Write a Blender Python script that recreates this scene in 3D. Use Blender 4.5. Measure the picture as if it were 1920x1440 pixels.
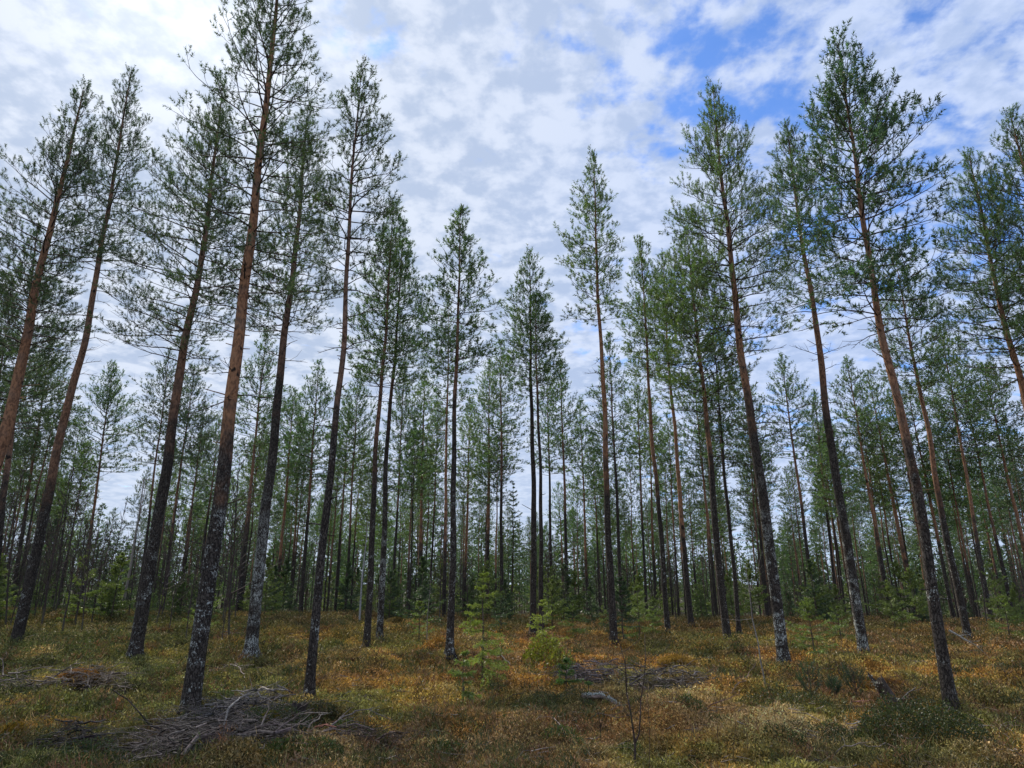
import bpy, math, random
import numpy as np
from mathutils import Vector
R = math.radians
scene = bpy.context.scene
COL = scene.collection
for o in list(bpy.data.objects): bpy.data.objects.remove(o)

# ------------------------------------------------------------------ camera
PITCH = 16.6; FPX = 1238.0; CAMZ = 1.73
cam_d = bpy.data.cameras.new('camera'); cam = bpy.data.objects.new('camera', cam_d); COL.objects.link(cam)
cam.location = (0, 0, CAMZ); cam.rotation_euler = (R(90 + PITCH), 0, 0)
cam_d.sensor_width = 36.0; cam_d.lens = FPX / 1920 * 36
cam_d.clip_start = 0.05; cam_d.clip_end = 3000
scene.camera = cam
scene.render.resolution_x = 1024; scene.render.resolution_y = 768

def ray(px, py):
    u = (px - 960) / FPX; v = (py - 720) / FPX
    c, s = math.cos(R(PITCH)), math.sin(R(PITCH))
    return (u, c + v * s, s - v * c)

# ------------------------------------------------------------------ sun, sky, exposure
SUN_AZ, SUN_EL = -33.0, 43.0
sv = Vector((math.sin(R(SUN_AZ)) * math.cos(R(SUN_EL)), math.cos(R(SUN_AZ)) * math.cos(R(SUN_EL)), math.sin(R(SUN_EL))))
sun_d = bpy.data.lights.new('sun', 'SUN'); sun_d.energy = 3.6; sun_d.angle = R(5); sun_d.color = (1.0, 0.93, 0.82)
sun = bpy.data.objects.new('sun', sun_d); COL.objects.link(sun)
sun.rotation_euler = sv.to_track_quat('Z', 'Y').to_euler()
scene.view_settings.view_transform = 'Standard'; scene.view_settings.look = 'None'
scene.view_settings.exposure = 0.50; scene.view_settings.gamma = 1.0

class NT:
    """small helper round a node tree"""
    def __init__(s, tree): s.t = tree; s.n = tree.nodes; s.l = tree.links
    def node(s, typ, ins=None, **kw):
        n = s.n.new(typ)
        for k, v in kw.items(): setattr(n, k, v)
        for k, v in (ins or {}).items():
            if isinstance(v, bpy.types.NodeSocket): s.l.new(v, n.inputs[k])
            else: n.inputs[k].default_value = v
        return n
    def math(s, op, a, b=0.0, c=None, clamp=False):
        ins = {0: a, 1: b}
        if c is not None: ins[2] = c
        return s.node('ShaderNodeMath', ins, operation=op, use_clamp=clamp).outputs[0]
    def vmath(s, op, a, b=(0, 0, 0)):
        n = s.node('ShaderNodeVectorMath', {0: a, 1: b}, operation=op)
        return n.outputs['Value'] if op in ('DOT_PRODUCT', 'LENGTH') else n.outputs[0]
    def scale(s, a, f):
        n = s.node('ShaderNodeVectorMath', {0: a}, operation='SCALE')
        if isinstance(f, bpy.types.NodeSocket): s.l.new(f, n.inputs['Scale'])
        else: n.inputs['Scale'].default_value = f
        return n.outputs[0]
    def smooth(s, v, a, b, c=0.0, d=1.0):
        return s.node('ShaderNodeMapRange', {'Value': v, 'From Min': a, 'From Max': b, 'To Min': c, 'To Max': d}, interpolation_type='SMOOTHSTEP').outputs[0]
    def mix(s, f, a, b, blend='MIX'):
        n = s.node('ShaderNodeMix', None, data_type='RGBA', blend_type=blend)
        for idx, v in ((0, f), (6, a), (7, b)):
            if isinstance(v, bpy.types.NodeSocket): s.l.new(v, n.inputs[idx])
            else:
                if idx and len(v) == 3: v = (*v, 1)
                n.inputs[idx].default_value = v
        return n.outputs[2]
    def noise(s, vec, scale, detail=4, rough=0.55, dist=0.0, col=False):
        n = s.node('ShaderNodeTexNoise', {'Vector': vec, 'Scale': scale, 'Detail': detail, 'Roughness': rough, 'Distortion': dist})
        return n.outputs['Color' if col else 'Fac']

world = bpy.data.worlds.new('World'); scene.world = world; world.use_nodes = True
w = NT(world.node_tree)
for n in list(w.n): w.n.remove(n)
sky = w.node('ShaderNodeTexSky', sky_type='NISHITA', sun_disc=False, sun_elevation=R(SUN_EL), sun_rotation=R(SUN_AZ), air_density=1.0, dust_density=0.4, ozone_density=2.5)
skyc = w.mix(1.0, sky.outputs[0], (0.62, 0.98, 1.5), 'MULTIPLY')
tc = w.node('ShaderNodeTexCoord').outputs['Generated']
xyz = w.node('ShaderNodeSeparateXYZ', {0: tc})
zc = w.math('ADD', w.math('MAXIMUM', xyz.outputs[2], 0.0), 0.16)
pv = w.node('ShaderNodeCombineXYZ', {0: w.math('DIVIDE', xyz.outputs[0], zc), 1: w.math('DIVIDE', xyz.outputs[1], zc), 2: 0.0}).outputs[0]
big = w.noise(pv, 1.1, 3, 0.5, 0.4)
mid = w.noise(w.vmath('ADD', pv, (7.3, 2.1, 0)), 4.6, 9, 0.58, 0.15)
fin = w.noise(w.vmath('ADD', pv, (1.7, 9.4, 0)), 15.0, 6, 0.55, 0.1)
cov = w.math('ADD', w.math('ADD', w.math('MULTIPLY', big, 0.14), w.math('MULTIPLY', mid, 0.46)), w.math('MULTIPLY', fin, 0.44))
cov = w.math('SUBTRACT', cov, w.smooth(xyz.outputs[0], -0.15, 0.5, -0.13, -0.04))
def blob(px, py, rad, amt):
    global cov
    d = Vector(ray(px, py)).normalized()
    dt = w.vmath('DOT_PRODUCT', tc, tuple(d))
    cov = w.math('SUBTRACT', cov, w.smooth(dt, math.cos(R(rad * 1.15)), math.cos(R(rad * 0.1)), 0.0, amt * .25))
for b in [(1150, 60, 10, .12), (1330, 140, 10, .10), (1750, 400, 8, .12), (1110, 95, 5.5, .15), (1230, 170, 6, .14), (1300, 190, 5, .12), (1400, 80, 7, .10), (1480, 240, 6, .13), (1580, 60, 6, .09), (1700, 130, 5, .10),
          (1790, 335, 5, .20), (1370, 90, 5, .08), (1070, 600, 5, .16), (640, 30, 6, .13), (700, 60, 4, .08), (905, 468, 1.8, .14), (1420, 250, 4, .12), (800, 75, 3.5, .11),
          (1190, 300, 3, .07), (1900, 640, 6, .10), (1300, 560, 5, .09), (930, 20, 3.5, .08), (1440, 460, 5, .1)]: blob(*b)
dens = w.smooth(cov, 0.405, 0.56, 0.08, 0.98)
sdot = w.vmath('DOT_PRODUCT', tc, tuple(sv))
glow = w.math('POWER', w.math('MAXIMUM', sdot, 0.0), 9.0)
glow2 = w.math('POWER', w.math('MAXIMUM', sdot, 0.0), 90.0)
thick = w.smooth(w.math('ADD', w.math('MULTIPLY', w.noise(w.vmath('ADD', pv, (3.1, 5.5, 0)), 5.5, 8, 0.6, 0.15), 0.48), w.math('MULTIPLY', w.noise(pv, 17.0, 6, 0.55, 0.1), 0.52)), 0.42, 0.585)
cl = w.mix(thick, (5.25, 5.75, 6.7), (3.4, 4.1, 5.4))
far = w.smooth(xyz.outputs[0], -0.3, 0.55)
cl = w.mix(w.math('MULTIPLY', far, 0.8), cl, w.mix(thick, (4.25, 5.1, 7.1), (3.3, 4.2, 6.3)))
cl = w.vmath('ADD', cl, w.scale((.5, .48, .42), glow))
cl = w.vmath('ADD', cl, w.scale((2.2, 2.1, 1.9), glow2))
low = w.smooth(xyz.outputs[2], 0.0, 0.35, 0.55, 0.0)
cl = w.mix(low, cl, (4.3, 5.0, 6.3))
full = w.mix(w.math('MAXIMUM', dens, w.smooth(xyz.outputs[2], 0.02, 0.28, 0.75, 0.0)), skyc, cl)
bg = w.node('ShaderNodeBackground', {'Color': full, 'Strength': 0.10})
w.node('ShaderNodeOutputWorld', {'Surface': bg.outputs[0]})

# ------------------------------------------------------------------ noise, ground height and pixel -> place
rs0 = np.random.RandomState(11); TAB = rs0.rand(256, 256)
def vnoise(x, y):
    x = np.asarray(x, float); y = np.asarray(y, float)
    xi = np.floor(x).astype(int); yi = np.floor(y).astype(int); fx = x - xi; fy = y - yi
    fx = fx * fx * (3 - 2 * fx); fy = fy * fy * (3 - 2 * fy)
    a = TAB[xi & 255, yi & 255]; b = TAB[(xi + 1) & 255, yi & 255]; c = TAB[xi & 255, (yi + 1) & 255]; d = TAB[(xi + 1) & 255, (yi + 1) & 255]
    return (a * (1 - fx) + b * fx) * (1 - fy) + (c * (1 - fx) + d * fx) * fy
def fbm(x, y, o=4):
    s = 0; a = 0.5; t = 0
    for i in range(o):
        s = s + a * vnoise(x * 2 ** i + 13.7 * i, y * 2 ** i + 7.1 * i); t += a; a *= 0.5
    return s / t
PY = [-2000, 5, 10, 18, 23, 26, 32, 40, 60, 150, 400, 2500]; PZ = [0, 0, 0.0, 0.24, 0.33, .29, -.02, -.4, -1.2, -5, -7, -7]
BUMPS = []        # (x, y, radius, height)
BASES = [(30, 1207), (252, 1235), (355, 1337), (470, 1230), (578, 1320), (687, 1220), (711, 1200), (842, 1229), (1000, 1197), (1151, 1207), (1471, 1248), (1621, 1233), (1786, 1337), (1365, 1202), (1253, 1192), (1816, 1200)]
def gz(x, y):
    x = np.asarray(x, float); y = np.asarray(y, float)
    z = np.interp(y, PY, PZ) - .011 * np.clip(x, -25, 25) * np.clip((y - 8) / 12, 0, 1)
    k = 1.0 / (1 + (np.hypot(x, y) / 80) ** 2)
    z = z + k * ((fbm(x * 0.35 + 40, y * 0.35 + 3, 3) - 0.5) * 0.34 + (np.abs(fbm(x * 1.1, y * 1.1 + 60, 3) - 0.5)) * 0.62 + (fbm(x * 2.6 + 9, y * 2.6 + 30, 3) - .5) * .22 - 0.06)
    for bx, by, br, bh in BUMPS: z = z + bh * np.exp(-((x - bx) ** 2 + (y - by) ** 2) / br ** 2)
    return z
def ground_at(px, py):
    d = ray(px, py); y = 10.0
    for i in range(40):
        x = d[0] / d[1] * y; g = float(gz(x, y)); yn = (CAMZ - g) / (-d[2] / d[1]) if d[2] < -1e-3 else 60
        y = 0.5 * y + 0.5 * min(max(yn, 2), 90)
    return (d[0] / d[1] * y, y, float(gz(d[0] / d[1] * y, y)))
def on_plane(px, py, Y):
    d = ray(px, py); t = Y / d[1]
    return (d[0] * t, Y, CAMZ + d[2] * t)
for px, py, rr, hh in [(420, 1385, .8, .12), (818, 1225, .35, .14), (130, 1290, .6, .12), (1700, 1400, .7, .10), (1265, 1250, .5, .10), (30, 1370, .5, .15), (580, 1345, .3, .08), (200, 1215, 1.2, .15), (740, 1190, .8, .2)]:
    a = ground_at(px, py); BUMPS.append((a[0], a[1], rr, hh))

nb_ = [ground_at(*q) for q in BASES]
for q in nb_: BUMPS.append((q[0], q[1], .34, .07))
# ------------------------------------------------------------------ mesh helpers
def npmesh(name, V, F, attrs=None, smooth=False):
    V = np.asarray(V, np.float32); F = np.asarray(F, np.int32); n = len(V); m, k = F.shape
    me = bpy.data.meshes.new(name)
    me.vertices.add(n); me.vertices.foreach_set('co', V.ravel())
    me.loops.add(m * k); me.loops.foreach_set('vertex_index', F.ravel())
    me.polygons.add(m); me.polygons.foreach_set('loop_start', np.arange(0, m * k, k, dtype=np.int32))
    if smooth: me.polygons.foreach_set('use_smooth', np.ones(m, bool))
    me.update(calc_edges=True)
    for an, av in (attrs or {}).items():
        av = np.asarray(av, np.float32)
        if av.ndim == 1:
            at = me.attributes.new(an, 'FLOAT', 'POINT'); at.data.foreach_set('value', av)
        else:
            at = me.attributes.new(an, 'FLOAT_COLOR', 'POINT')
            at.data.foreach_set('color', np.concatenate([av, np.ones((len(av), 1), np.float32)], 1).ravel())
    return me
def link(name, me, mat=None, parent=None, loc=(0, 0, 0)):
    o = bpy.data.objects.new(name, me); COL.objects.link(o); o.location = loc
    if mat is not None and not me.materials: me.materials.append(mat)
    if parent is not None: o.parent = parent
    return o
def empty(name, loc):
    o = bpy.data.objects.new(name, None); COL.objects.link(o); o.location = loc; o.empty_display_size = 0.3
    return o
def tag(o, label=None, cat=None, group=None, kind=None):
    if label: o['label'] = label
    if cat: o['category'] = cat
    if group: o['group'] = group
    if kind: o['kind'] = kind
    return o
def copy_tree(root, loc, rz=0.0, sc=1.0, col=None):
    r = root.copy(); COL.objects.link(r); r.location = loc; r.rotation_euler = (0, 0, rz)
    r.scale = sc if isinstance(sc, tuple) else (sc, sc, sc)
    for ch in list(root.children):
        c = ch.copy(); COL.objects.link(c); c.parent = r
        if col is not None: c.color = col
    return r
def unit(v): return v / np.maximum(np.linalg.norm(v, axis=-1, keepdims=True), 1e-9)
def frames(D):
    ref = np.where(np.abs(D[:, 2:3]) > 0.9, np.array([[1.0, 0, 0]]), np.array([[0, 0, 1.0]]))
    a = unit(np.cross(D, ref)); return a, np.cross(D, a)
def tubes(P0, P1, R0, R1, sides=3):
    P0 = np.asarray(P0, float); P1 = np.asarray(P1, float); R0 = np.asarray(R0, float); R1 = np.asarray(R1, float)
    a, b = frames(unit(P1 - P0)); th = np.arange(sides) * 2 * np.pi / sides
    cs = np.cos(th)[None, :, None]; sn = np.sin(th)[None, :, None]
    ring = a[:, None, :] * cs + b[:, None, :] * sn
    V = np.concatenate([P0[:, None] + ring * R0[:, None, None], P1[:, None] + ring * R1[:, None, None]], 1).reshape(-1, 3)
    base = (np.arange(len(P0)) * 2 * sides)[:, None, None]; i = np.arange(sides); j = (i + 1) % sides
    F = (base + np.stack([i, j, j + sides, i + sides], 1)[None]).reshape(-1, 4)
    return V, F
class Segs:
    def __init__(s): s.a = []; s.b = []; s.r = []; s.q = []
    def line(s, pts, r0, r1):
        n = len(pts) - 1
        for i in range(n):
            s.a.append(pts[i]); s.b.append(pts[i + 1]); s.r.append(r0 + (r1 - r0) * i / n); s.q.append(r0 + (r1 - r0) * (i + 1) / n)
    def mesh(s, name, sides=3, col=None, jit=0.25, rng=None):
        V, F = tubes(s.a, s.b, s.r, s.q, sides)
        at = {}
        if col is not None:
            rng = rng or np.random.RandomState(1)
            c = np.array(col)[None] * (1 + jit * (rng.rand(len(s.a), 1) * 2 - 1)) + (rng.rand(len(s.a), 3) - .5) * 0.01
            at['col'] = np.repeat(np.clip(c, 0.002, 1), 2 * sides, 0)
        return npmesh(name, V, F, at)
def needle_tris(P, D, L, n, nl, nw, rng, col, spread=0.85, s0=0.0, cj=0.3):
    """bottle-brush shoots: n thin triangles along each shoot"""
    P = np.asarray(P, float); D = unit(np.asarray(D, float)); L = np.asarray(L, float); m = len(P)
    a, b = frames(D); th = rng.rand(m, n) * 2 * np.pi; s = s0 + (1 - s0) * rng.rand(m, n)
    perp = a[:, None] * np.cos(th)[..., None] + b[:, None] * np.sin(th)[..., None]
    k = spread * (1.15 - 0.55 * s)[..., None]
    nd = unit(D[:, None] * (0.55 + 0.3 * s[..., None]) + perp * k)
    base = P[:, None] + D[:, None] * (s * L[:, None])[..., None]
    side = unit(np.cross(nd, rng.randn(m, n, 3)))
    ln = nl * (0.7 + 0.5 * rng.rand(m, n, 1)); wd = nw * (0.7 + 0.6 * rng.rand(m, n, 1))
    V = np.stack([base - side * wd * .5, base + side * wd * .5, base + nd * ln], 2).reshape(-1, 3)
    F = np.arange(m * n * 3).reshape(-1, 3)
    c = np.asarray(col, float); c = c if c.ndim == 2 else np.repeat(c[None], m, 0)
    c = c * (1 + cj * (rng.rand(m, 1) * 2 - 1)); c = c[:, None] * (1 + 0.2 * (rng.rand(m, n, 1) * 2 - 1))
    C = np.repeat(c.reshape(-1, 3), 3, 0)
    return V, F, C

# ------------------------------------------------------------------ materials
def new_mat(name):
    m = bpy.data.materials.new(name); m.use_nodes = True; t = NT(m.node_tree)
    for n in list(t.n): t.n.remove(n)
    return m, t
def leaf_mat(name, trans=0.35, gloss=0.06, tint=(1.0, 1.15, 0.55)):
    m, t = new_mat(name)
    c = t.node('ShaderNodeAttribute', attribute_name='col').outputs['Color']
    oc = t.node('ShaderNodeObjectInfo').outputs['Color']
    c = t.mix(1.0, c, oc, 'MULTIPLY')
    d = t.node('ShaderNodeBsdfDiffuse', {'Color': c}); tr = t.node('ShaderNodeBsdfTranslucent', {'Color': t.mix(1.0, c, tint, 'MULTIPLY')})
    mx = t.node('ShaderNodeMixShader', {0: trans, 1: d.outputs[0], 2: tr.outputs[0]})
    g = t.node('ShaderNodeBsdfGlossy', {'Color': (1, 1, 1, 1), 'Roughness': 0.45})
    mx2 = t.node('ShaderNodeMixShader', {0: gloss, 1: mx.outputs[0], 2: g.outputs[0]})
    t.node('ShaderNodeOutputMaterial', {'Surface': mx2.outputs[0]}); return m
def bark_mat():
    m, t = new_mat('pine_bark')
    tcn = t.node('ShaderNodeTexCoord').outputs['Object']; oi = t.node('ShaderNodeObjectInfo')
    p = t.vmath('ADD', tcn, t.scale((11.0, 17.0, 5.0), oi.outputs['Random']))
    h = t.node('ShaderNodeAttribute', attribute_name='h').outputs['Fac']
    oc = t.node('ShaderNodeSeparateColor', {0: oi.outputs['Color']})
    pl = t.vmath('MULTIPLY', p, (1, 1, 0.38))
    pd = t.vmath('ADD', pl, t.scale(t.noise(pl, 22, 4, .7, 0, True), 0.09))
    vor = t.node('ShaderNodeTexVoronoi', {'Vector': pd, 'Scale': 34.0}, feature='DISTANCE_TO_EDGE').outputs['Distance']
    crack = t.smooth(vor, 0.02, 0.16)
    n1 = t.noise(pl, 9, 5, .6); n2 = t.noise(p, 60, 4, .6); n3 = t.noise(p, 3.0, 3, .5)
    low = t.mix(n1, (0.035, 0.030, 0.027), (0.14, 0.118, 0.10))
    low = t.mix(crack, (0.026, 0.021, 0.019), low)
    lich = t.math('ADD', t.math('MULTIPLY', t.noise(p, 34, 3, .6), .55), t.math('MULTIPLY', t.noise(p, 7, 2, .5), .45))
    lth = t.math('SUBTRACT', 0.66, t.math('MULTIPLY', oc.outputs[2], 0.16))
    lf = t.smooth(t.math('SUBTRACT', lich, lth), 0.0, 0.035)
    lf = t.math('MULTIPLY', lf, t.math('MULTIPLY', t.smooth(h, 1.4, 4.2, 1.0, 0.06), t.math('MULTIPLY', crack, t.smooth(t.noise(p, 2.6, 3, .5), .36, .54))))
    low = t.mix(lf, low, t.mix(n2, (0.30, 0.32, 0.30), (0.58, 0.61, 0.57)))
    fl = t.noise(t.vmath('MULTIPLY', p, (1, 1, 0.5)), 22, 6, .65, .6)
    up = t.mix(t.smooth(fl, .35, .62), (0.15, 0.078, 0.048), (0.42, 0.215, 0.115))
    up = t.mix(t.smooth(n3, .45, .65, 0, .45), up, (0.20, 0.15, 0.12))
    grey = t.mix(t.smooth(fl, .35, .62), (0.06, 0.04, 0.033), (0.22, 0.145, 0.115))
    up = t.mix(oc.outputs[1], grey, up)
    knot = t.smooth(t.noise(t.vmath('MULTIPLY', p, (6, 6, 3.2)), 1.0, 2, .5), .66, .72)
    up = t.mix(knot, up, (0.03, 0.024, 0.02))
    tr = t.math('ADD', t.math('MULTIPLY', oc.outputs[0], 10.0), t.math('MULTIPLY', t.math('SUBTRACT', n3, .5), 3.5))
    f = t.smooth(t.math('SUBTRACT', h, tr), -0.9, 0.9)
    col = t.mix(f, low, up)
    hgt = t.math('ADD', t.math('MULTIPLY', t.math('ADD', t.math('MULTIPLY', crack, 1.0), t.math('MULTIPLY', n2, .4)), t.smooth(f, 0, 1, 1, .25)), t.math('MULTIPLY', fl, .3))
    bp = t.node('ShaderNodeBump', {'Height': hgt, 'Strength': .9, 'Distance': 0.012})
    b = t.node('ShaderNodeBsdfPrincipled', {'Base Color': col, 'Roughness': 0.9, 'Specular IOR Level': 0.15, 'Normal': bp.outputs[0]})
    t.node('ShaderNodeOutputMaterial', {'Surface': b.outputs[0]}); return m
def wood_mat(name, fallback=None):
    m, t = new_mat(name)
    c = t.node('ShaderNodeAttribute', attribute_name='col').outputs['Color']
    p = t.node('ShaderNodeTexCoord').outputs['Object']
    n = t.noise(p, 40, 4, .6)
    c = t.mix(t.smooth(n, .3, .7), t.scale(c, .6), t.scale(c, 1.35))
    bp = t.node('ShaderNodeBump', {'Height': n, 'Strength': .6, 'Distance': .005})
    b = t.node('ShaderNodeBsdfPrincipled', {'Base Color': c, 'Roughness': 0.85, 'Specular IOR Level': 0.2, 'Normal': bp.outputs[0]})
    t.node('ShaderNodeOutputMaterial', {'Surface': b.outputs[0]}); return m
def ground_mat():
    m, t = new_mat('bog_ground')
    c = t.node('ShaderNodeAttribute', attribute_name='col').outputs['Color']
    p = t.node('ShaderNodeTexCoord').outputs['Object']
    n = t.noise(p, 9, 8, .7); n2 = t.noise(p, 45, 5, .7); n3 = t.noise(p, 2.2, 4, .6)
    c = t.mix(t.smooth(n, .3, .7), t.scale(c, .35), t.scale(c, 1.15))
    c = t.mix(t.smooth(n2, .35, .65), t.scale(c, .5), t.scale(c, 1.25))
    c = t.mix(t.smooth(n3, .5, .7, 0, .5), c, (0.045, 0.028, 0.015))
    h = t.math('ADD', t.math('MULTIPLY', n, .6), t.math('MULTIPLY', n2, .3))
    bp = t.node('ShaderNodeBump', {'Height': h, 'Strength': 1.0, 'Distance': .09})
    b = t.node('ShaderNodeBsdfPrincipled', {'Base Color': c, 'Roughness': .95, 'Specular IOR Level': .1, 'Normal': bp.outputs[0]})
    t.node('ShaderNodeOutputMaterial', {'Surface': b.outputs[0]}); return m
M_BARK = bark_mat(); M_NEEDLE = leaf_mat('pine_needles', .45, .05); M_LEAF = leaf_mat('leaves', .30, .025); M_COVER = leaf_mat('ground_plants', .22, .02, (1, 1.05, .7))
M_WOOD = wood_mat('twig_wood'); M_GROUND = ground_mat()

# ------------------------------------------------------------------ colour of the bog vegetation by place
PATCH = []
def patch(px, py, rad, col, amt=0.9):
    a = ground_at(px, py); PATCH.append((a[0], a[1], rad, np.array(col), amt))
OLIVE = np.array([.205, .185, .05]); GREEN = np.array([.085, .108, .034]); ORANGE = np.array([.50, .24, .055]); YEL = np.array([.42, .30, .07])
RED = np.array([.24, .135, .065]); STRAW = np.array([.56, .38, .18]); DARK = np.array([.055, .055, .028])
for a in [(50, 1345, .35, ORANGE, .9), (45, 1375, .3, ORANGE, .9), (150, 1272, .35, ORANGE, 1), (85, 1275, .3, YEL, 1), (120, 1367, .22, ORANGE, 1), (120, 1340, .3, np.array([.13, .17, .03]), .9), (340, 1175, 1.0, np.array([.12, .15, .03]), .6),
          (300, 1230, .6, YEL, .7), (440, 1215, .6, ORANGE, .5), (290, 1250, .5, OLIVE, .5), (600, 1190, 1.5, ORANGE, .45), (700, 1280, 1.2, ORANGE, .55), (640, 1250, 1.0, RED, .6), (790, 1325, .5, ORANGE, .9), (800, 1320, .5, YEL, .5),
          (640, 1435, .5, STRAW, .8), (820, 1400, .6, STRAW, .5), (1000, 1400, .6, STRAW, .45), (1010, 1290, .8, ORANGE, .6), (860, 1260, 1.0, RED, .6), (1250, 1310, .8, STRAW, .5), (1260, 1375, .5, ORANGE, .6), (1265, 1240, .6, ORANGE, .7),
          (1420, 1290, .8, ORANGE, .5), (1500, 1370, .9, STRAW, .95), (1430, 1350, .7, STRAW, .7), (1600, 1380, .5, STRAW, .8), (1650, 1285, .5, ORANGE, .9), (1620, 1250, .5, ORANGE, .6), (1840, 1265, 1.1, ORANGE, .7), (1780, 1225, 1.5, RED, .7),
          (1500, 1330, .7, OLIVE, .7), (1460, 1435, .6, OLIVE, .5), (1700, 1420, .8, GREEN, .6), (1880, 1340, 1.2, OLIVE, .7), (818, 1213, .35, ORANGE, 1), (900, 1330, 1.0, OLIVE, .5), (1030, 1330, .8, GREEN, .6), (150, 1210, 2.5, GREEN, .7), (580, 1345, .35, DARK, .8), (1500, 1215, 2, OLIVE, .5)]: patch(*a)
for px, py, r in [(400, 1402, .62), (455, 1365, .4), (165, 1305, .35), (35, 1295, .35), (145, 1405, .4), (1120, 1285, .4), (1250, 1290, .5), (520, 1375, .4), (700, 1405, .3)]: patch(px, py, r, DARK * .7, 1.0)  # ground under the twig heaps painted dark, shade of their gaps put into the colour
def cover_col(x, y):
    n1 = fbm(x * .55 + 5, y * .55 + 9, 4)[..., None]; n2 = fbm(x * 2.1 + 55, y * 2.1 + 1, 4)[..., None]; n3 = fbm(x * 1.1 + 155, y * 1.1 + 81, 4)[..., None]
    left = 1 / (1 + np.exp((x + 1.5 + 0.12 * y) * 1.3))[..., None]
    st = lambda v, a, b: np.clip((v - a) / (b - a), 0, 1)
    n4 = vnoise(x * 5.5 + 3, y * 5.5 + 9)[..., None]
    c = RED * (1 - st(n1, .44, .55)) + OLIVE * st(n1, .44, .55)
    c = c + (ORANGE - c) * st(n2, .54, .64) * .85
    c = c + (STRAW * np.array([.95, .85, .7]) - c) * st(n3, .57, .70) * .5 * st(20 - y, 0, 9)[..., None]
    c = c + (GREEN * 1.05 - c) * left * st(n2 + .15, .3, .6) * .85
    c = c * (.28 + 1.35 * n4) * (.75 + .5 * vnoise(x * 11 + 8, y * 11)[..., None])
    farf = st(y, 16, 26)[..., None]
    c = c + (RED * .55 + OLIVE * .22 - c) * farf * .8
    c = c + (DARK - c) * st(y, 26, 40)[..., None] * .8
    for px, py, r, col, amt in PATCH:
        k = np.exp(-(((x - px) ** 2 + (y - py) ** 2) / r ** 2) ** 1.3)[..., None] * amt * (.55 + .9 * n2)
        c = c + (col - c) * np.clip(k, 0, 1)
    return c

# ------------------------------------------------------------------ ground sheet
def grid_lines(a, b, step, far, gr):
    v = list(np.arange(a, b, step)); s = step; p = v[-1]
    while p < far: s *= gr; p += s; v.append(p)
    s = step; p = v[0]; pre = []
    return v
gxp = grid_lines(0, 12, .13, 1600, 1.09); gx = np.array([-v for v in gxp[:0:-1]] + gxp)
gyp = grid_lines(3, 26, .13, 1600, 1.08); gy = np.array([-800, -300, -100, -40, -15, -5, -1, 1, 2, 2.5] + gyp)
GX, GY = np.meshgrid(gx, gy); GZ = gz(GX, GY); nx, ny = len(gx), len(gy)
ii = (np.arange(ny - 1)[:, None] * nx + np.arange(nx - 1)[None]).ravel()
gF = np.stack([ii, ii + 1, ii + 1 + nx, ii + nx], 1)
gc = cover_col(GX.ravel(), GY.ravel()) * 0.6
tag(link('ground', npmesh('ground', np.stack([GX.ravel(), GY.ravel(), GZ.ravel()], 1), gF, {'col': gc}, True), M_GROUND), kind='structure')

# ------------------------------------------------------------------ ground cover (stuff)
BARE = []
for px, py, wpx, dp in [(400, 1402, 165, .75), (455, 1362, 100, .45), (165, 1305, 75, .35), (35, 1292, 75, .35), (145, 1410, 55, .3), (1120, 1285, 65, .5), (1250, 1290, 95, .6), (600, 1405, 110, .25), (1160, 1325, 60, .15), (1682, 1338, 14, .12)]:
    a = ground_at(px, py); BARE.append((a[0], a[1], wpx / FPX * a[1], dp))
def thin(x, y):
    k = np.ones(len(x), bool); u = rng.rand(len(x))
    for bx, by, rx, ry in BARE: k &= ~((((x - bx) / rx) ** 2 + ((y - by) / ry) ** 2 < .9) & (u < .88))
    return x[k], y[k]
rng = np.random.RandomState(5)
def scatter(n, y0, y1, rng, pw=1.0, marg=1.6):
    u = rng.rand(n) ** pw; y = y0 * (y1 / y0) ** u; x = (rng.rand(n) * 2 - 1) * (y * .80 + marg)
    return x, y
def cover_mesh(name, x, y, hgt, k, ln, wd, rng, colf, up=.8, sp=.05):
    n = len(x); z = gz(x, y); d = np.hypot(x, y); sc = np.maximum(1, d / 8) ** .75
    ox = rng.randn(n, k, 3) * sp * sc[:, None, None]; ox[..., 2] = rng.rand(n, k) * hgt[:, None]
    base = np.stack([x, y, z], 1)[:, None] + ox; base[..., 2] -= .01
    nd = rng.randn(n, k, 3); nd[..., 2] = np.abs(nd[..., 2]) + up; nd = unit(nd)
    side = unit(np.cross(nd, rng.randn(n, k, 3)))
    l = ln * (.6 + .8 * rng.rand(n, k, 1)) * (sc[:, None, None] ** .6); q = wd * (.6 + .8 * rng.rand(n, k, 1)) * sc[:, None, None]
    V = np.stack([base - side * q, base + side * q, base + nd * l], 2).reshape(-1, 3)
    c = colf(x, y) * (1 + .55 * (rng.rand(n, 1) * 2 - 1)); pk = rng.rand(n); c = np.where((pk < .16)[:, None], c * .35 + np.array([.03, .045, .012]), c); c = np.where((pk > .88)[:, None], c * .7 + np.array([.14, .09, .045]), c); c = c[:, None] * (1 + .5 * (rng.rand(n, k, 1) * 2 - 1))
    return npmesh(name, V, np.arange(n * k * 3).reshape(-1, 3), {'col': np.repeat(np.clip(c, .003, .8).reshape(-1, 3), 3, 0)})
def dens_ok(x, y, f, thr, rng): return rng.rand(len(x)) < np.clip((f - thr) * 6 + .5, 0.05, 1)
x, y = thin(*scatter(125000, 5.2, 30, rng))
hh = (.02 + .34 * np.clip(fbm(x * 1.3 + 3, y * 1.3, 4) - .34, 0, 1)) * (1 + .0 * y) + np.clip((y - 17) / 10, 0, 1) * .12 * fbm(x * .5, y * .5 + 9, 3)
ca = np.clip((fbm(x * .8 + 3, y * .8, 3) - .3) * 2.5, 0, 1)
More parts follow.
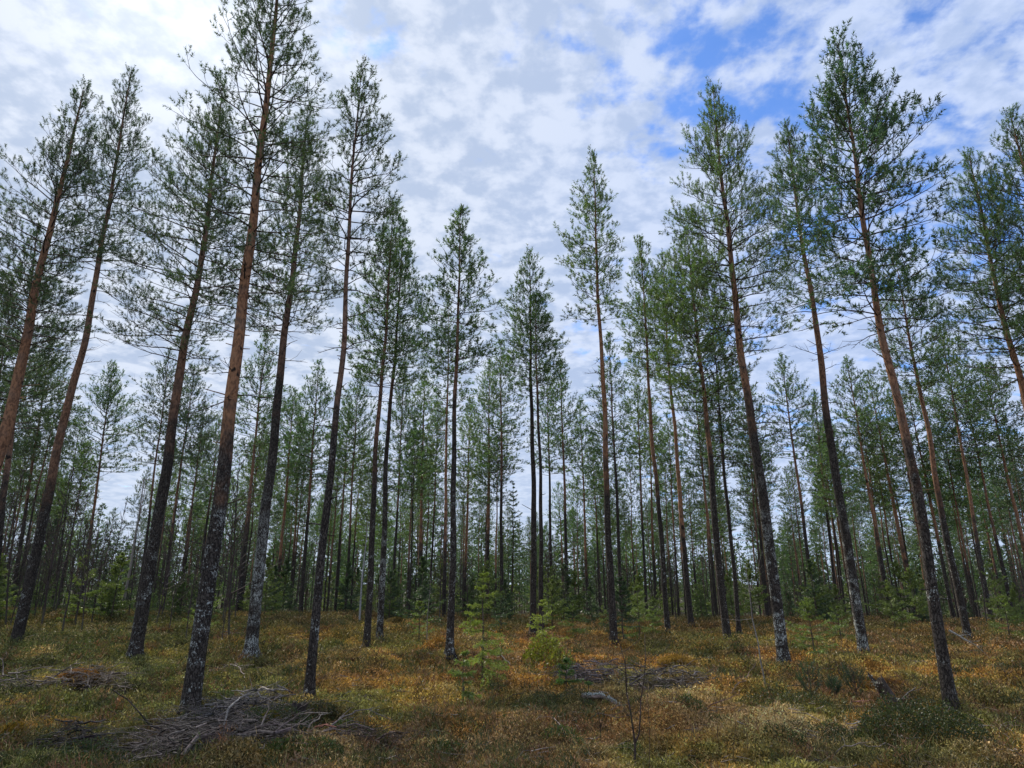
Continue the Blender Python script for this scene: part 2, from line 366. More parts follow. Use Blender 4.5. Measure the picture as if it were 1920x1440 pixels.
tag(link('heather', cover_mesh('heather', x, y, hh, 9, .033, .0062, rng, lambda a, b: cover_col(a, b) * 1.3, .25, .055), M_COVER), 'low heather and crowberry carpet over the whole bog floor', 'heather', kind='stuff')
x, y = thin(*scatter(90000, 5.2, 20, rng))
tag(link('moss', cover_mesh('moss', x, y, np.full(len(x), .02), 8, .018, .0065, rng, lambda a, b: cover_col(a, b) * 1.55 + .01, .5, .05), M_COVER), 'short orange and green bog moss between the trees', 'moss', kind='stuff')
x, y = thin(*scatter(3400, 5.3, 26, rng)); f = fbm(x * .9 + 31, y * .9 + 17, 3); k = rng.rand(len(x)) < np.clip((f - .40) * 7, .08, 1); x = x[k]; y = y[k]
qx = np.repeat(x, 9) + rng.randn(len(x) * 9) * .10; qy = np.repeat(y, 9) + rng.randn(len(x) * 9) * .10
TC = np.array([[.085, .095, .03], [.20, .095, .05], [.13, .125, .04], [.06, .075, .028], [.17, .10, .055]])[np.repeat(rng.randint(0, 5, len(x)), 9)]
tag(link('tussocks', cover_mesh('tussocks', qx, qy, .05 + .17 * np.exp(-((qx - np.repeat(x, 9)) ** 2 + (qy - np.repeat(y, 9)) ** 2) / .03), 12, .055, .0045, rng, lambda a, b: TC, .7, .035), M_COVER), 'scattered knee low heather tussocks, dark green and rusty brown', 'heather', kind='stuff')
# loose needles-and-twig litter
n = 2600; x, y = scatter(n, 5.3, 20, rng); z = gz(x, y) + .05 + .10 * rng.rand(n); sg = Segs(); az = rng.rand(n) * 6.28; L = .05 + .35 * rng.rand(n) ** 2.5
for i in range(n):
    p = (x[i], y[i], z[i]); d1 = (math.cos(az[i]), math.sin(az[i]), (rng.rand() - .5) * .5); m = tuple(p[j] + d1[j] * L[i] * .5 for j in range(3)); a2 = az[i] + (rng.rand() - .5) * 1.2
    q = (m[0] + math.cos(a2) * L[i] * .5, m[1] + math.sin(a2) * L[i] * .5, m[2] + (rng.rand() - .6) * L[i] * .4); r_ = .0015 + .006 * rng.rand() ** 3; sg.line([p, m, q], r_, r_ * .6)
tag(link('twig_litter', sg.mesh('twig_litter', 3, (.20, .165, .14), .9, rng), M_WOOD), 'small dead twigs strewn over the whole bog floor', 'twig litter', kind='stuff')
# grass blades: bent, two faces each
x, y = thin(*scatter(90000, 5.2, 22, rng)); f = fbm(x * 1.3 + 70, y * 1.3 + 8, 4); cs = cover_col(x, y); strawy = np.clip((cs[:, 2] / cs[:, 0] - .27) * 6, 0, 1) * np.clip(cs[:, 0] * 4, 0, 1); k = rng.rand(len(x)) < np.clip((f - .44) * 4, .03, 1) * (.3 + strawy); x = x[k]; y = y[k]; n = len(x)
z = gz(x, y); d = np.hypot(x, y); sc = np.maximum(1, d / 8) ** .8
az = rng.rand(n) * 6.28; az = np.where(rng.rand(n) < .5, az, 2.6 + rng.randn(n) * .5); ln = (.09 + .22 * rng.rand(n) ** 1.6); lean = .3 + 1.1 * rng.rand(n) ** 1.2
dx, dy = np.cos(az), np.sin(az); b0 = np.stack([x, y, z], 1)
m1 = b0 + np.stack([dx * ln * .4 * np.sin(lean * .6), dy * ln * .4 * np.sin(lean * .6), ln * .55 * np.cos(lean * .6)], 1)
t1 = m1 + np.stack([dx * ln * .6 * np.sin(lean), dy * ln * .6 * np.sin(lean), ln * .5 * np.cos(lean) - .02], 1)
sd = np.stack([-dy, dx, 0 * dx], 1) + rng.randn(n, 3) * .3; sd = unit(sd) * (.0030 * sc)[:, None]
V = np.stack([b0 - sd, b0 + sd, m1, m1 - sd * .8, m1 + sd * .8, t1], 1).reshape(-1, 3)
cc = cover_col(x, y) * .55 + STRAW * .45; cc = np.where(rng.rand(n, 1) < .35, cc * .6 + np.array([.06, .09, .02]), cc) * (.6 + .8 * rng.rand(n, 1))
tag(link('grass', npmesh('grass', V, np.arange(n * 6).reshape(-1, 3), {'col': np.repeat(cc, 6, 0)}), M_COVER), 'thin straw coloured and green grass blades on the bog floor', 'grass', kind='stuff')
# knee high twiggy shrubs towards the trees
x, y = scatter(26000, 15, 48, rng); f = fbm(x * .35 + 7, y * .35 + 2, 3); k = rng.rand(len(x)) < np.clip((f - .42) * 6 + np.clip((y - 17) / 6, 0, .8), 0, 1); x = x[k]; y = y[k]
tag(link('dwarf_shrubs', cover_mesh('dwarf_shrubs', x, y, .04 + .75 * np.clip(fbm(x * .9, y * .9, 4) - .38, 0, 1), 20, .045, .0055, rng, lambda a, b: cover_col(a, b) * .6 + np.array([.035, .038, .014]), .35, .09), M_COVER), 'knee high brownish bilberry scrub between the back trunks', 'scrub', kind='stuff')

# ------------------------------------------------------------------ pines
def rot_az(d, a):
    c, s = math.cos(a), math.sin(a); return (d[0] * c - d[1] * s, d[0] * s + d[1] * c, d[2])
def dirv(az, el): return (math.cos(el) * math.cos(az), math.cos(el) * math.sin(az), math.sin(el))
def add(p, d, k): return (p[0] + d[0] * k, p[1] + d[1] * k, p[2] + d[2] * k)
NC = {'mid': (.080, .150, .056), 'blue': (.060, .125, .062), 'dark': (.062, .105, .050), 'light': (.110, .185, .058)}
def make_pine(H, path, r0, zc, W, seed, lod=0, hue='mid', asym=(0, 0), dens=1.0, tuft=1.0, deadz=None, top_narrow=1.0, stub=1.0):
    """returns trunk, limb and needle meshes in tree coordinates; path = [(z, x, y), ...]"""
    rn = random.Random(seed); rg = np.random.RandomState(seed)
    pz = [p[0] for p in path]; pxx = [p[1] for p in path]; pyy = [p[2] for p in path]
    ph1, ph2 = rn.random() * 6, rn.random() * 6; wob = .032 if lod < 2 else .02
    def ax(z):
        t = z / H; e = math.sin(math.pi * min(max(t, 0), 1))
        return (float(np.interp(z, pz, pxx)) + wob * e * (math.sin(z * .8 + ph1) + .35 * math.sin(z * 2.9 + ph2)), float(np.interp(z, pz, pyy)) + wob * e * math.sin(z * 1.3 + ph2), z)
    def rad(z):
        t = min(max(z / H, 0), 1); return r0 * (.84 * (1 - t) ** .74 + .02) + r0 * .55 * math.exp(-max(z, 0) / .11)
    sides = (14, 9, 6)[lod]; rings = (46, 28, 14)[lod]
    zz = np.concatenate([[-.25, 0, .06, .15, .3], np.linspace(.5, H, rings)])
    V = []
    for z in zz:
        c = ax(z); r = rad(z)
        for i in range(sides):
            a = 2 * math.pi * i / sides; rr = r * (1 + (.12 if z > .4 else .22) * (vnoise(i * 1.7 + seed, z * 2.3) - .5) + (.30 * math.exp(-max(z, 0) / .12) * math.sin(a * 4 + seed) if lod < 2 else 0))
            V.append((c[0] + math.cos(a) * rr, c[1] + math.sin(a) * rr, z))
    V = np.array(V); nr = len(zz); i = np.arange(sides); j = (i + 1) % sides
    F = (np.arange(nr - 1)[:, None, None] * sides + np.stack([i, j, j + sides, i + sides], 1)[None]).reshape(-1, 4)
    # stubs and short dead snags stay with the bark
    sg = Segs(); nst = int((22, 12, 5)[lod] * stub)
    for q in range(nst):
        z = rn.uniform(.12 * H, zc); az = rn.random() * 6.28; c = ax(z); el = rn.uniform(-.1, .5); d = dirv(az, el); L = rn.choice((.07, .1, .15, .3)) + rad(z)
        sg.line([c, add(c, d, L)], .011 if lod < 2 else .014, .006)
    tv, tf = tubes(sg.a, sg.b, sg.r, sg.q, 4)
    hatt = np.concatenate([V[:, 2], tv[:, 2]])
    Vt = np.concatenate([V, tv]); Ft = np.concatenate([F, tf + len(V)])
    trunk = npmesh('trunk', Vt, Ft, {'h': hatt}, True)
    limbs = Segs(); P = []; D = []; L = []; S = []
    z = H - .12; P.append(ax(H - .15)); D.append((0, 0, 1)); L.append(.25); S.append(0)
    step2 = (.105, .12, .175)[lod]; tstep = (.080, .10, .15)[lod] * (.5 + .5 * tuft)
    dz = deadz if deadz is not None else zc
    zlow = min(zc, dz)
    while z > zlow:
        s = (H - z) / (H - zc)
        dead = z < zc
        sc_ = min(s, 1.0)
        prof = W * (min(1, (sc_ / .58)) ** (.88 * top_narrow)) * (1 - .22 * max(0, (sc_ - .7) / .3)) + .12
        nb = (rn.randint(3, 5) if sc_ < .25 else rn.randint(4, 6)) if not dead else rn.randint(1, 3)
        a0 = rn.random() * 6.28
        for b in range(nb):
            az = a0 + 6.283 * b / nb + rn.uniform(-.35, .35)
            af = 1 + asym[0] * math.cos(az - asym[1])
            Lb = prof * rn.uniform(.62, 1.12) * af * (rn.uniform(.5, .9) if dead else 1)
            if rn.random() < .06 and not dead and sc_ > .3: Lb *= 1.2
            if Lb < .08: continue
            el = R(54 - 46 * sc_ ** .8) + R(rn.uniform(-9, 9)); el2 = el + R(rn.uniform(8, 32))
            if dead: el = R(rn.uniform(-15, 20)); el2 = el + R(rn.uniform(-15, 25))
            zb = z + rn.uniform(-.06, .06); c = ax(zb); n = max(3, min(7, int(Lb / .22))); pts = [c]; kaz = rn.uniform(-.12, .12); a = az
            for q in range(n):
                e = el + (el2 - el) * q / n + rn.uniform(-.10, .10) - (.25 * math.sin(math.pi * q / n) if s > .5 else 0); a += kaz + rn.uniform(-.12, .12)
                pts.append(add(pts[-1], dirv(a, e), Lb / n))
            limbs.line(pts, .005 + .0085 * Lb, .003)
            green = (rn.random() < (1.0 if s < .85 else 1.0 - (s - .85) * 1.8)) and not dead
            dd = unit(np.array(pts[-1]) - np.array(pts[-2]))
            if green: P.append(pts[-1]); D.append(tuple(dd)); L.append(rn.uniform(.12, .2)); S.append(b)
            u = .24 if s < .4 else .28
            sgn = 1
            inc = step2 * (1.35 - .35 * sc_) / Lb
            while u < .97:
                sgn = -sgn; fi = u * n; i0 = int(fi); fr = fi - i0
                p0 = [pts[i0][k] + (pts[i0 + 1][k] - pts[i0][k]) * fr for k in range(3)]
                bd = unit(np.array(pts[i0 + 1]) - np.array(pts[i0])); baz = math.atan2(bd[1], bd[0]); bel = math.asin(max(-1, min(1, bd[2])))
                Ls = min(.75, (.14 + .42 * (1 - u)) * Lb + .06) * rn.uniform(.5, 1.15)
                sa = baz + sgn * R(rn.uniform(28, 62)); se = bel + R(rn.uniform(-14, 30)); e2 = se + R(rn.uniform(0, 30))
                q1 = add(p0, dirv(sa, se), Ls * .5); q2 = add(q1, dirv(sa - sgn * .25, e2), Ls * .5)
                if rn.random() < dens or dead:
                    limbs.line([p0, q1, q2], .0035 + .004 * Ls, .002)
                    if green and rn.random() < .97:
                        d2 = dirv(sa - sgn * .25, e2)
                        P.append(q2); D.append(d2); L.append(rn.uniform(.10, .18)); S.append(b)
                        tt = Ls - tstep * .6
                        while tt > Ls * .30:
                            pp = add(p0, dirv(sa, se), tt) if tt < Ls * .5 else add(q1, dirv(sa - sgn * .25, e2), tt - Ls * .5)
                            ta = sa + rn.choice((-1, 1)) * R(rn.uniform(25, 70)); te = e2 + R(rn.uniform(-20, 40)); Lt = rn.uniform(.04, .13)
                            pq = add(pp, dirv(ta, te), Lt)
                            if lod < 2: limbs.line([pp, pq], .0025, .0015)
                            P.append(pq if lod < 2 else pp); D.append(dirv(ta, te + .2)); L.append(rn.uniform(.08, .16)); S.append(b)
                            tt -= tstep * rn.uniform(.7, 1.3)
                u += inc * rn.uniform(.6, 1.4)
        z -= (.23 + .06 * sc_ + (.1 if dead else 0)) * rn.uniform(.75, 1.25)
    lm = limbs.mesh('limbs', 4 if lod == 0 else 3, (.062, .047, .038), .35, rg)
    nn, nl, nw = ((28, .056, .0110), (20, .072, .0170), (10, .10, .033))[lod]
    base = np.array(NC[hue])[None] * (1 + .25 * (rg.rand(len(P), 1) * 2 - 1))
    base[:, 0] *= 1 + .35 * (rg.rand(len(P)) ** 2)
    V, F, C = needle_tris(P, D, np.array(L) * (1.1 if lod < 2 else 1.25) * tuft, nn, nl * (.5 + .5 * tuft), nw * tuft, rg, base, 1.15)
    cm = npmesh('crown', V, F, {'col': C})
    return trunk, lm, cm
def pine_obj(meshes, loc, bark=(.45, .8, .5), name='pine_tree'):
    e = empty(name, loc)
    t = link('trunk', meshes[0], M_BARK, e); t.color = (*bark, 1)
    link('limbs', meshes[1], M_WOOD, e)
    link('crown', meshes[2], M_NEEDLE, e)
    return e

# heroes: base px, top px, middle px list, trunk width px, crown bottom y, crown half width px, lod, hue, bark(transition/10, orange, lichen), opts, label
HERO = [
 ((-100, 1262), (158, 165), [], 40, 660, 110, 0, 'dark', (.30, .9, .5), dict(dens=.85), 'orange trunked pine leaning in from the left edge, its foot out of the picture'),
 ((30, 1207), (245, 135), [(108, 850), (152, 660), (203, 400)], 27, 520, 82, 0, 'dark', (.42, .55, .7), dict(deadz=720, dens=.76), 'second tall pine from the left edge, few dead snags on its bare trunk'),
 ((252, 1235), (418, 170), [(330, 760), (382, 450)], 33, 700, 112, 0, 'dark', (.50, .5, .75), dict(asym=(.35, math.pi), dens=.76), 'dark grey footed pine just left of the tallest orange pine, wide low limbs'),
 ((355, 1337), (532, -135), [(415, 900), (446, 660), (472, 450), (497, 200)], 43, 560, 128, 0, 'dark', (.37, 1.0, .75), dict(deadz=760, dens=.76), 'tallest pine with bright orange upper trunk, standing behind the big brush pile'),
 ((470, 1230), (577, 205), [(497, 950), (540, 600), (560, 400)], 31, 640, 88, 0, 'dark', (.62, .25, 1.25), dict(dens=.76, deadz=760), 'pale grey footed pine with blackish trunk right of the tallest orange pine'),
 ((578, 1320), (677, 135), [(612, 950), (641, 650), (657, 400)], 24, 560, 88, 0, 'dark', (.42, .35, .6), dict(asym=(.25, 0), dens=.74, deadz=700), 'slim pine with a small dark heather mound at its foot, open crown'),
 ((687, 1220), (738, 388), [(709, 800), (723, 600)], 16, 760, 74, 1, 'mid', (.45, .35, .5), {}, 'left one of two close dark pines just right of the slim open crowned pine'),
 ((711, 1200), (757, 425), [(728, 830), (744, 600)], 15, 740, 62, 1, 'mid', (.60, .2, 1.1), {}, 'right one of two close dark pines, its foot mottled grey with lichen'),
 ((842, 1229), (863, 400), [(851, 1000), (856, 650)], 17, 720, 66, 1, 'mid', (.52, .6, .7), {}, 'straight pine beside the small orange moss mound, pointed symmetrical crown'),
 ((1000, 1197), (993, 475), [(999, 800), (994, 600)], 16, 740, 58, 1, 'mid', (.8, .2, .5), {}, 'straight dark pine rising behind the yellow green bush'),
 ((1016, 1200), (1004, 560), [(1010, 800), (1006, 660)], 12, 760, 50, 1, 'mid', (.62, .5, .3), {}, 'thinner pine standing close against the right of the dark pine behind the yellow bush'),
 ((1151, 1207), (1113, 295), [(1135, 850), (1122, 550)], 17, 610, 54, 1, 'light', (.42, 1.0, .4), dict(deadz=790, asym=(.15, math.pi)), 'isolated narrow crowned pine with red orange trunk behind the bare birch sapling'),
 ((1471, 1248), (1337, 165), [(1425, 900), (1384, 600), (1356, 380)], 30, 640, 112, 0, 'light', (.50, .75, 1.0), dict(dens=1.2, deadz=850), 'big full crowned green pine right of centre with lichened grey foot'),
 ((1621, 1233), (1475, 235), [(1570, 900), (1526, 600), (1497, 400)], 26, 600, 78, 0, 'mid', (.58, .55, 1.1), dict(deadz=760, dens=.85), 'pine with a lower narrower crown between the full crowned pine and the coarse tufted pine'),
 ((1786, 1337), (1570, 80), [(1712, 900), (1661, 650), (1622, 430), (1600, 270)], 30, 600, 120, 0, 'blue', (.36, .75, .6), dict(asym=(.10, 0), dens=.95, deadz=640, tuft=1.4), 'coarse tufted blue green pine, tallest of the right half'),
 ((2036, 1255), (1816, 290), [(1922, 760), (1867, 520)], 26, 720, 105, 0, 'mid', (.40, .8, .5), dict(dens=1.2), 'left one of the two pines leaning in at the right edge, foot out of view'),
 ((2165, 1262), (1893, 210), [], 30, 720, 125, 0, 'mid', (.40, .8, .5), dict(dens=1.2), 'tall dense pine at the very right edge, taller than the one beside it'),
 ((1365, 1202), (1288, 440), [(1341, 1000), (1326, 800), (1314, 680)], 18, 780, 108, 1, 'light', (.50, .8, .5), dict(dens=1.1), 'dense green pine tucked behind the left side of the big full crowned pine'),
 ((1253, 1192), (1200, 450), [(1226, 850), (1213, 650)], 13, 720, 52, 1, 'light', (.45, .8, .5), {}, 'slim pine first to the right of the isolated red trunked pine'),
 ((1296, 1178), (1243, 480), [(1272, 900), (1257, 720)], 13, 740, 62, 1, 'light', (.3, .95, .3), {}, 'orange trunked pine third to the right of the bare birch sapling'),
 ((1386, 1192), (1335, 600), [(1361, 900)], 11, 860, 45, 1, 'mid', (.8, .3, .3), {}, 'thin dark pine between the dense green pine and the full crowned pine'),
 ((1816, 1200), (1680, 490), [(1754, 900), (1722, 720)], 17, 760, 70, 1, 'mid', (.4, .7, .7), {}, 'middle sized pine just right of the coarse tufted pine, thick lichened foot'),
 ((-25, 1190), (70, 430), [], 18, 820, 85, 1, 'dark', (.4, .5, .5), dict(dens=1.1), 'dense dark pine behind the two leaning pines at the far left'),
]
# second rank: px on trunk near y=1150, top px, height in metres, trunk px, crown bottom y, half width px, hue, bark, label
MID = [
 ((647, 1160), (672, 700), 12, 7, 900, 42, 'mid', (.4, .5, .3), 'thin pine in the second rank behind the slim open crowned pine'),
 ((786, 1140), (796, 700), 12, 9, 900, 40, 'light', (.35, .9, .3), 'second rank pine with orange trunk left of the straight pine by the moss mound'),
 ((807, 1100), (822, 760), 11, 6, 930, 32, 'mid', (.5, .5, .3), 'thin dark trunked pine just left of the straight pine by the moss mound'),
 ((764, 1215), (780, 800), 7.5, 5, 960, 22, 'mid', (.8, .2, .2), 'pole thin young pine between the paired dark pines and the straight pine'),
 ((833, 1130), (842, 560), 13, 9, 800, 38, 'mid', (.3, .9, .3), 'reddish second rank trunk hidden close behind the straight pine by the moss mound'),
 ((870, 1160), (882, 750), 12, 8, 960, 36, 'light', (.3, .95, .3), 'bright orange thin trunk just right of the straight pine by the moss mound'),
 ((914, 1150), (918, 680), 12.5, 9, 900, 42, 'light', (.4, .8, .3), 'second rank pine rising behind the tall yellow green young spruce'),
 ((941, 1150), (939, 645), 12.5, 9, 880, 44, 'mid', (.6, .5, .4), 'dark second rank pine just right of the tall yellow green young spruce'),
 ((1035, 1150), (1026, 700), 12, 8, 900, 34, 'mid', (.7, .4, .3), 'first thin pine to the right of the dark central pair'),
 ((1065, 1152), (1051, 680), 12, 9, 880, 36, 'mid', (.5, .5, .5), 'second thin pine to the right of the dark central pair'),
 ((1103, 1170), (1088, 755), 11.5, 7, 950, 34, 'light', (.3, .9, .3), 'orange thin pine left of the isolated red trunked pine'),
 ((1126, 1172), (1111, 815), 10.5, 5, 960, 28, 'mid', (.5, .5, .3), 'very thin short pine close left of the isolated red trunked pine'),
 ((1164, 1105), (1142, 630), 13, 9, 860, 40, 'mid', (.8, .3, .3), 'dark thin pine close behind the right side of the isolated red trunked pine'),
 ((1210, 1120), (1193, 700), 12, 7, 900, 42, 'light', (.5, .5, .3), 'thin green pine immediately left of the slim pine beside the isolated one'),
 ((1228, 1140), (1215, 735), 12, 7, 920, 34, 'light', (.4, .8, .3), 'second rank pine half hidden behind the slim pine beside the isolated one'),
 ((1272, 1150), (1252, 780), 11, 6, 930, 34, 'mid', (.4, .7, .3), 'short second rank pine left of the orange trunked pine'),
 ((1345, 1160), (1300, 700), 12, 8, 900, 46, 'mid', (.4, .8, .3), 'second rank pine behind the dense green pine left of the full crowned one'),
 ((1440, 1150), (1395, 700), 12, 8, 900, 40, 'mid', (.5, .6, .3), 'second rank pine behind the trunk of the full crowned pine'),
 ((1528, 1140), (1465, 670), 12.5, 10, 860, 42, 'mid', (.5, .6, .3), 'second rank pine with pointed top in the gap right of the full crowned pine'),
 ((1569, 1150), (1527, 740), 11.5, 8, 900, 36, 'mid', (.6, .6, .3), 'thin second rank pine left of the pine with the narrower crown'),
 ((1602, 1160), (1540, 800), 11, 7, 930, 34, 'light', (.3, .9, .3), 'orange thin pine directly behind the pine with the narrower crown'),
 ((1675, 1190), (1588, 675), 12.5, 11, 860, 44, 'mid', (.4, .9, .4), 'orange pointed second rank pine between the narrower crowned and coarse tufted pines'),
 ((1724, 1190), (1627, 700), 12.5, 12, 860, 48, 'light', (.3, .8, .5), 'broad green second rank pine left of the foot of the coarse tufted pine'),
 ((1792, 1180), (1700, 720), 12, 10, 870, 48, 'mid', (.4, .8, .5), 'second rank pine seen behind the trunk of the coarse tufted pine'),
 ((1863, 1190), (1765, 620), 13, 11, 860, 60, 'mid', (.4, .7, .6), 'second rank pine between the middle sized pine and the right edge'),
 ((1905, 1180), (1800, 700), 12, 9, 900, 54, 'mid', (.4, .7, .5), 'dense second rank pine nearest the right edge with grey foot'),
 ((1955, 1190), (1845, 690), 12, 11, 860, 60, 'mid', (.3, .9, .5), 'orange trunked second rank pine entering at the right edge'),
 ((160, 1090), (212, 685), 12.5, 9, 900, 55, 'mid', (.3, .9, .3), 'reddish trunked pine in the gap right of the second tall pine from the left edge'),
 ((262, 1120), (318, 660), 12.5, 8, 880, 48, 'dark', (.5, .5, .5), 'second rank pine behind the dark grey footed pine, to its left'),
 ((300, 1160), (365, 690), 12.5, 9, 880, 50, 'dark', (.4, .7, .5), 'second rank pine between the dark grey footed pine and the tallest orange pine'),
 ((371, 1120), (412, 790), 11.5, 8, 930, 44, 'mid', (.6, .4, .3), 'short second rank pine directly behind the trunk of the tallest orange pine'),
 ((444, 1160), (500, 620), 13, 11, 860, 50, 'mid', (.4, .7, .4), 'second rank pine rising between the tallest orange pine and the pale footed pine'),
 ((517, 1150), (552, 735), 12, 9, 900, 48, 'mid', (.3, .95, .3), 'reddish trunked pine just right of the pale grey footed pine'),
 ((544, 1150), (565, 790), 11.5, 7, 930, 38, 'mid', (.4, .7, .3), 'short thin pine right of the reddish one beside the pale footed pine'),
 ((563, 1160), (598, 680), 12.5, 9, 900, 48, 'mid', (.5, .6, .4), 'second rank pine close left of the slim open crowned pine'),
 ((628, 1150), (655, 760), 11.5, 7, 930, 44, 'light', (.5, .6, .3), 'green second rank pine close right of the slim open crowned pine'),
 ((20, 1150), (95, 640), 13, 10, 860, 64, 'dark', (.5, .4, .5), 'second rank dark pine near the left edge behind the leaning pines'),
 ((-60, 1150), (20, 560), 13, 11, 860, 70, 'dark', (.5, .4, .5), 'second rank dark pine at the very left edge'),
 ((100, 1130), (150, 790), 11, 6, 960, 36, 'dark', (.7, .3, .3), 'thin short pine in front of the pale sky gap at the left'),
 ((735, 1150), (758, 690), 12, 7, 930, 40, 'mid', (.5, .5, .3), 'second rank pine hidden behind the two close dark pines'),
]
def zpx(py, Y, px=960): return on_plane(px, py, Y)[2]
seed = 100
for bp_, tp, mids, wpx, cb, hw, lod, hue, bark, op, label in HERO:
    seed += 1; op = dict(op)
    b = ground_at(*bp_)
    Y = b[1]; top = on_plane(tp[0], tp[1], Y); H = top[2] - b[2]
    path = [(-.3, 0, 0), (0, 0, 0)]
    for m in mids:
        q = on_plane(m[0], m[1], Y); path.append((q[2] - b[2], q[0] - b[0], 0))
    path.append((H, top[0] - b[0], 0))
    zc_ = zpx(cb, Y) - b[2]; depth = Y * math.cos(R(PITCH)) + (zc_ + H) / 2 * math.sin(R(PITCH))
    W = hw / FPX * depth; db = Y * math.cos(R(PITCH)); r0 = wpx * .5 * db / FPX * (.86 if lod == 0 else .96)
    if 'deadz' in op: op['deadz'] = zpx(op['deadz'], Y) - b[2]
    e = pine_obj(make_pine(H, path, r0, zc_, W, seed, lod, hue, **op), b, bark)
    tag(e, label, 'pine tree', 'tall pines standing in front' if lod == 0 else 'pines in the middle rank')
for bp_, tp, H, wpx, cb, hw, hue, bark, label in MID:
    seed += 1; Y = 30.0
    for it in range(30):
        gx_ = (bp_[0] - 960) / FPX * Y; g = float(gz(gx_, Y)); t = ray(*tp); Y = .5 * Y + .5 * min(60, (g + H - CAMZ) / (t[2] / t[1]))
    b = on_plane(bp_[0], bp_[1], Y); b = (b[0], Y, float(gz(b[0], Y))); top = on_plane(tp[0], tp[1], Y); H = top[2] - b[2]
    zc_ = zpx(cb, Y) - b[2]; depth = Y * math.cos(R(PITCH)) + (zc_ + H) / 2 * math.sin(R(PITCH))
    e = pine_obj(make_pine(H, [(-.3, 0, 0), (0, 0, 0), (H, top[0] - b[0], 0)], wpx * .5 * Y * .96 / FPX, zc_, hw / FPX * depth * 1.15, seed, 2, hue, dens=1.0), b, bark)
    tag(e, label, 'pine tree', 'pines in the second rank')

# back ranks: prototypes copied individually
protos = []
for k in range(7):
    hh_ = 11.0; protos.append(make_pine(hh_, [(-.3, 0, 0), (0, 0, 0), (hh_ * .5, .1 * math.sin(k), 0), (hh_, .2 * math.cos(k * 2), 0)], .085, hh_ * (.50 + .05 * (k % 3)), 0.92 + .14 * (k % 4), 700 + k, 2, ('mid', 'dark', 'mid', 'light')[k % 4]))
proto_objs = [None] * 7
rn = random.Random(77)
ZN = [(-3000, 110, 'at the far left', 'far left'), (110, 250, 'right of the second leaning pine', 'left gap'), (250, 400, 'left of the tallest orange pine', 'left'),
      (400, 590, 'by the pale grey footed pine', 'left of centre'), (590, 700, 'right of the slim open crowned pine', 'slim pine side'), (700, 840, 'left of the straight centre pine', 'paired pines side'),
      (840, 990, 'behind the tall loose young spruce', 'centre'), (990, 1140, 'right of the dark central pair', 'centre gap'), (1140, 1290, 'right of the isolated red trunked pine', 'right of centre'),
      (1290, 1460, 'behind the full crowned pine', 'full crowned pine side'), (1460, 1620, 'behind the flat topped bright spruce', 'right gap'), (1620, 1780, 'left of the coarse tufted pine', 'right'), (1780, 5000, 'at the far right', 'far right')]
zones = [(a, b, 'thin distant pine ' + c, 'distant pines, ' + d) for a, b, c, d in ZN]
def zone(px):
    for a, b, c, d in ZN:
        if a <= px < b: return c, d
placed = []; cnt = 0; tries = 0
while cnt < 228 and tries < 9000:
    tries += 1
    Y = 31 + 45 * rn.random() ** 1.1; px = rn.uniform(-140, 2060); x = (px - 960) / FPX * Y
    if any((x - a) ** 2 + (Y - b) ** 2 < 1.7 ** 2 for a, b in placed): continue
    gapk = 1.0
    for gx_, gw in ((1000, 55), (1085, 30), (1180, 25), (210, 55), (1450, 20), (590, 18)):
        if abs(px - gx_) < gw and Y < 66: gapk = 0.15
    if rn.random() > gapk: continue
    placed.append((x, Y)); k = rn.randrange(7); g = float(gz(x, Y)); sc = rn.uniform(.72, 1.0)
    if Y > 60: sc *= 1.08
    edge = abs(px - 960) / 960; sc *= 1 + .10 * edge
    bark = (rn.uniform(.25, .6), rn.uniform(.3, 1), rn.uniform(.2, .6))
    if proto_objs[k] is None:
        o = pine_obj(protos[k], (x, Y, g), bark); o.scale = (sc, sc, sc); proto_objs[k] = o
    else:
        o = copy_tree(proto_objs[k], (x, Y, g), rn.random() * 6.28, sc)
        for c in o.children:
            if c.name.startswith('trunk'): c.color = (*bark, 1)
            if c.name.startswith('crown'): v = rn.uniform(.8, 1.25); c.color = (v * rn.uniform(.9, 1.15), v, v * rn.uniform(.85, 1.1), 1)
    for z0, z1, lab, grp in zones:
        if z0 <= px < z1:
            aj = ('short ' if sc < .82 else 'tall ' if sc > .96 else '') + ('bright orange' if bark[1] > .78 else 'brown' if bark[1] > .52 else 'dark') + ' trunked '
            tag(o, ('nearer ' if Y < 44 else 'distant ' if Y < 60 else 'farthest ') + aj + 'pine ' + lab[18:], 'pine tree', grp)
    cnt += 1

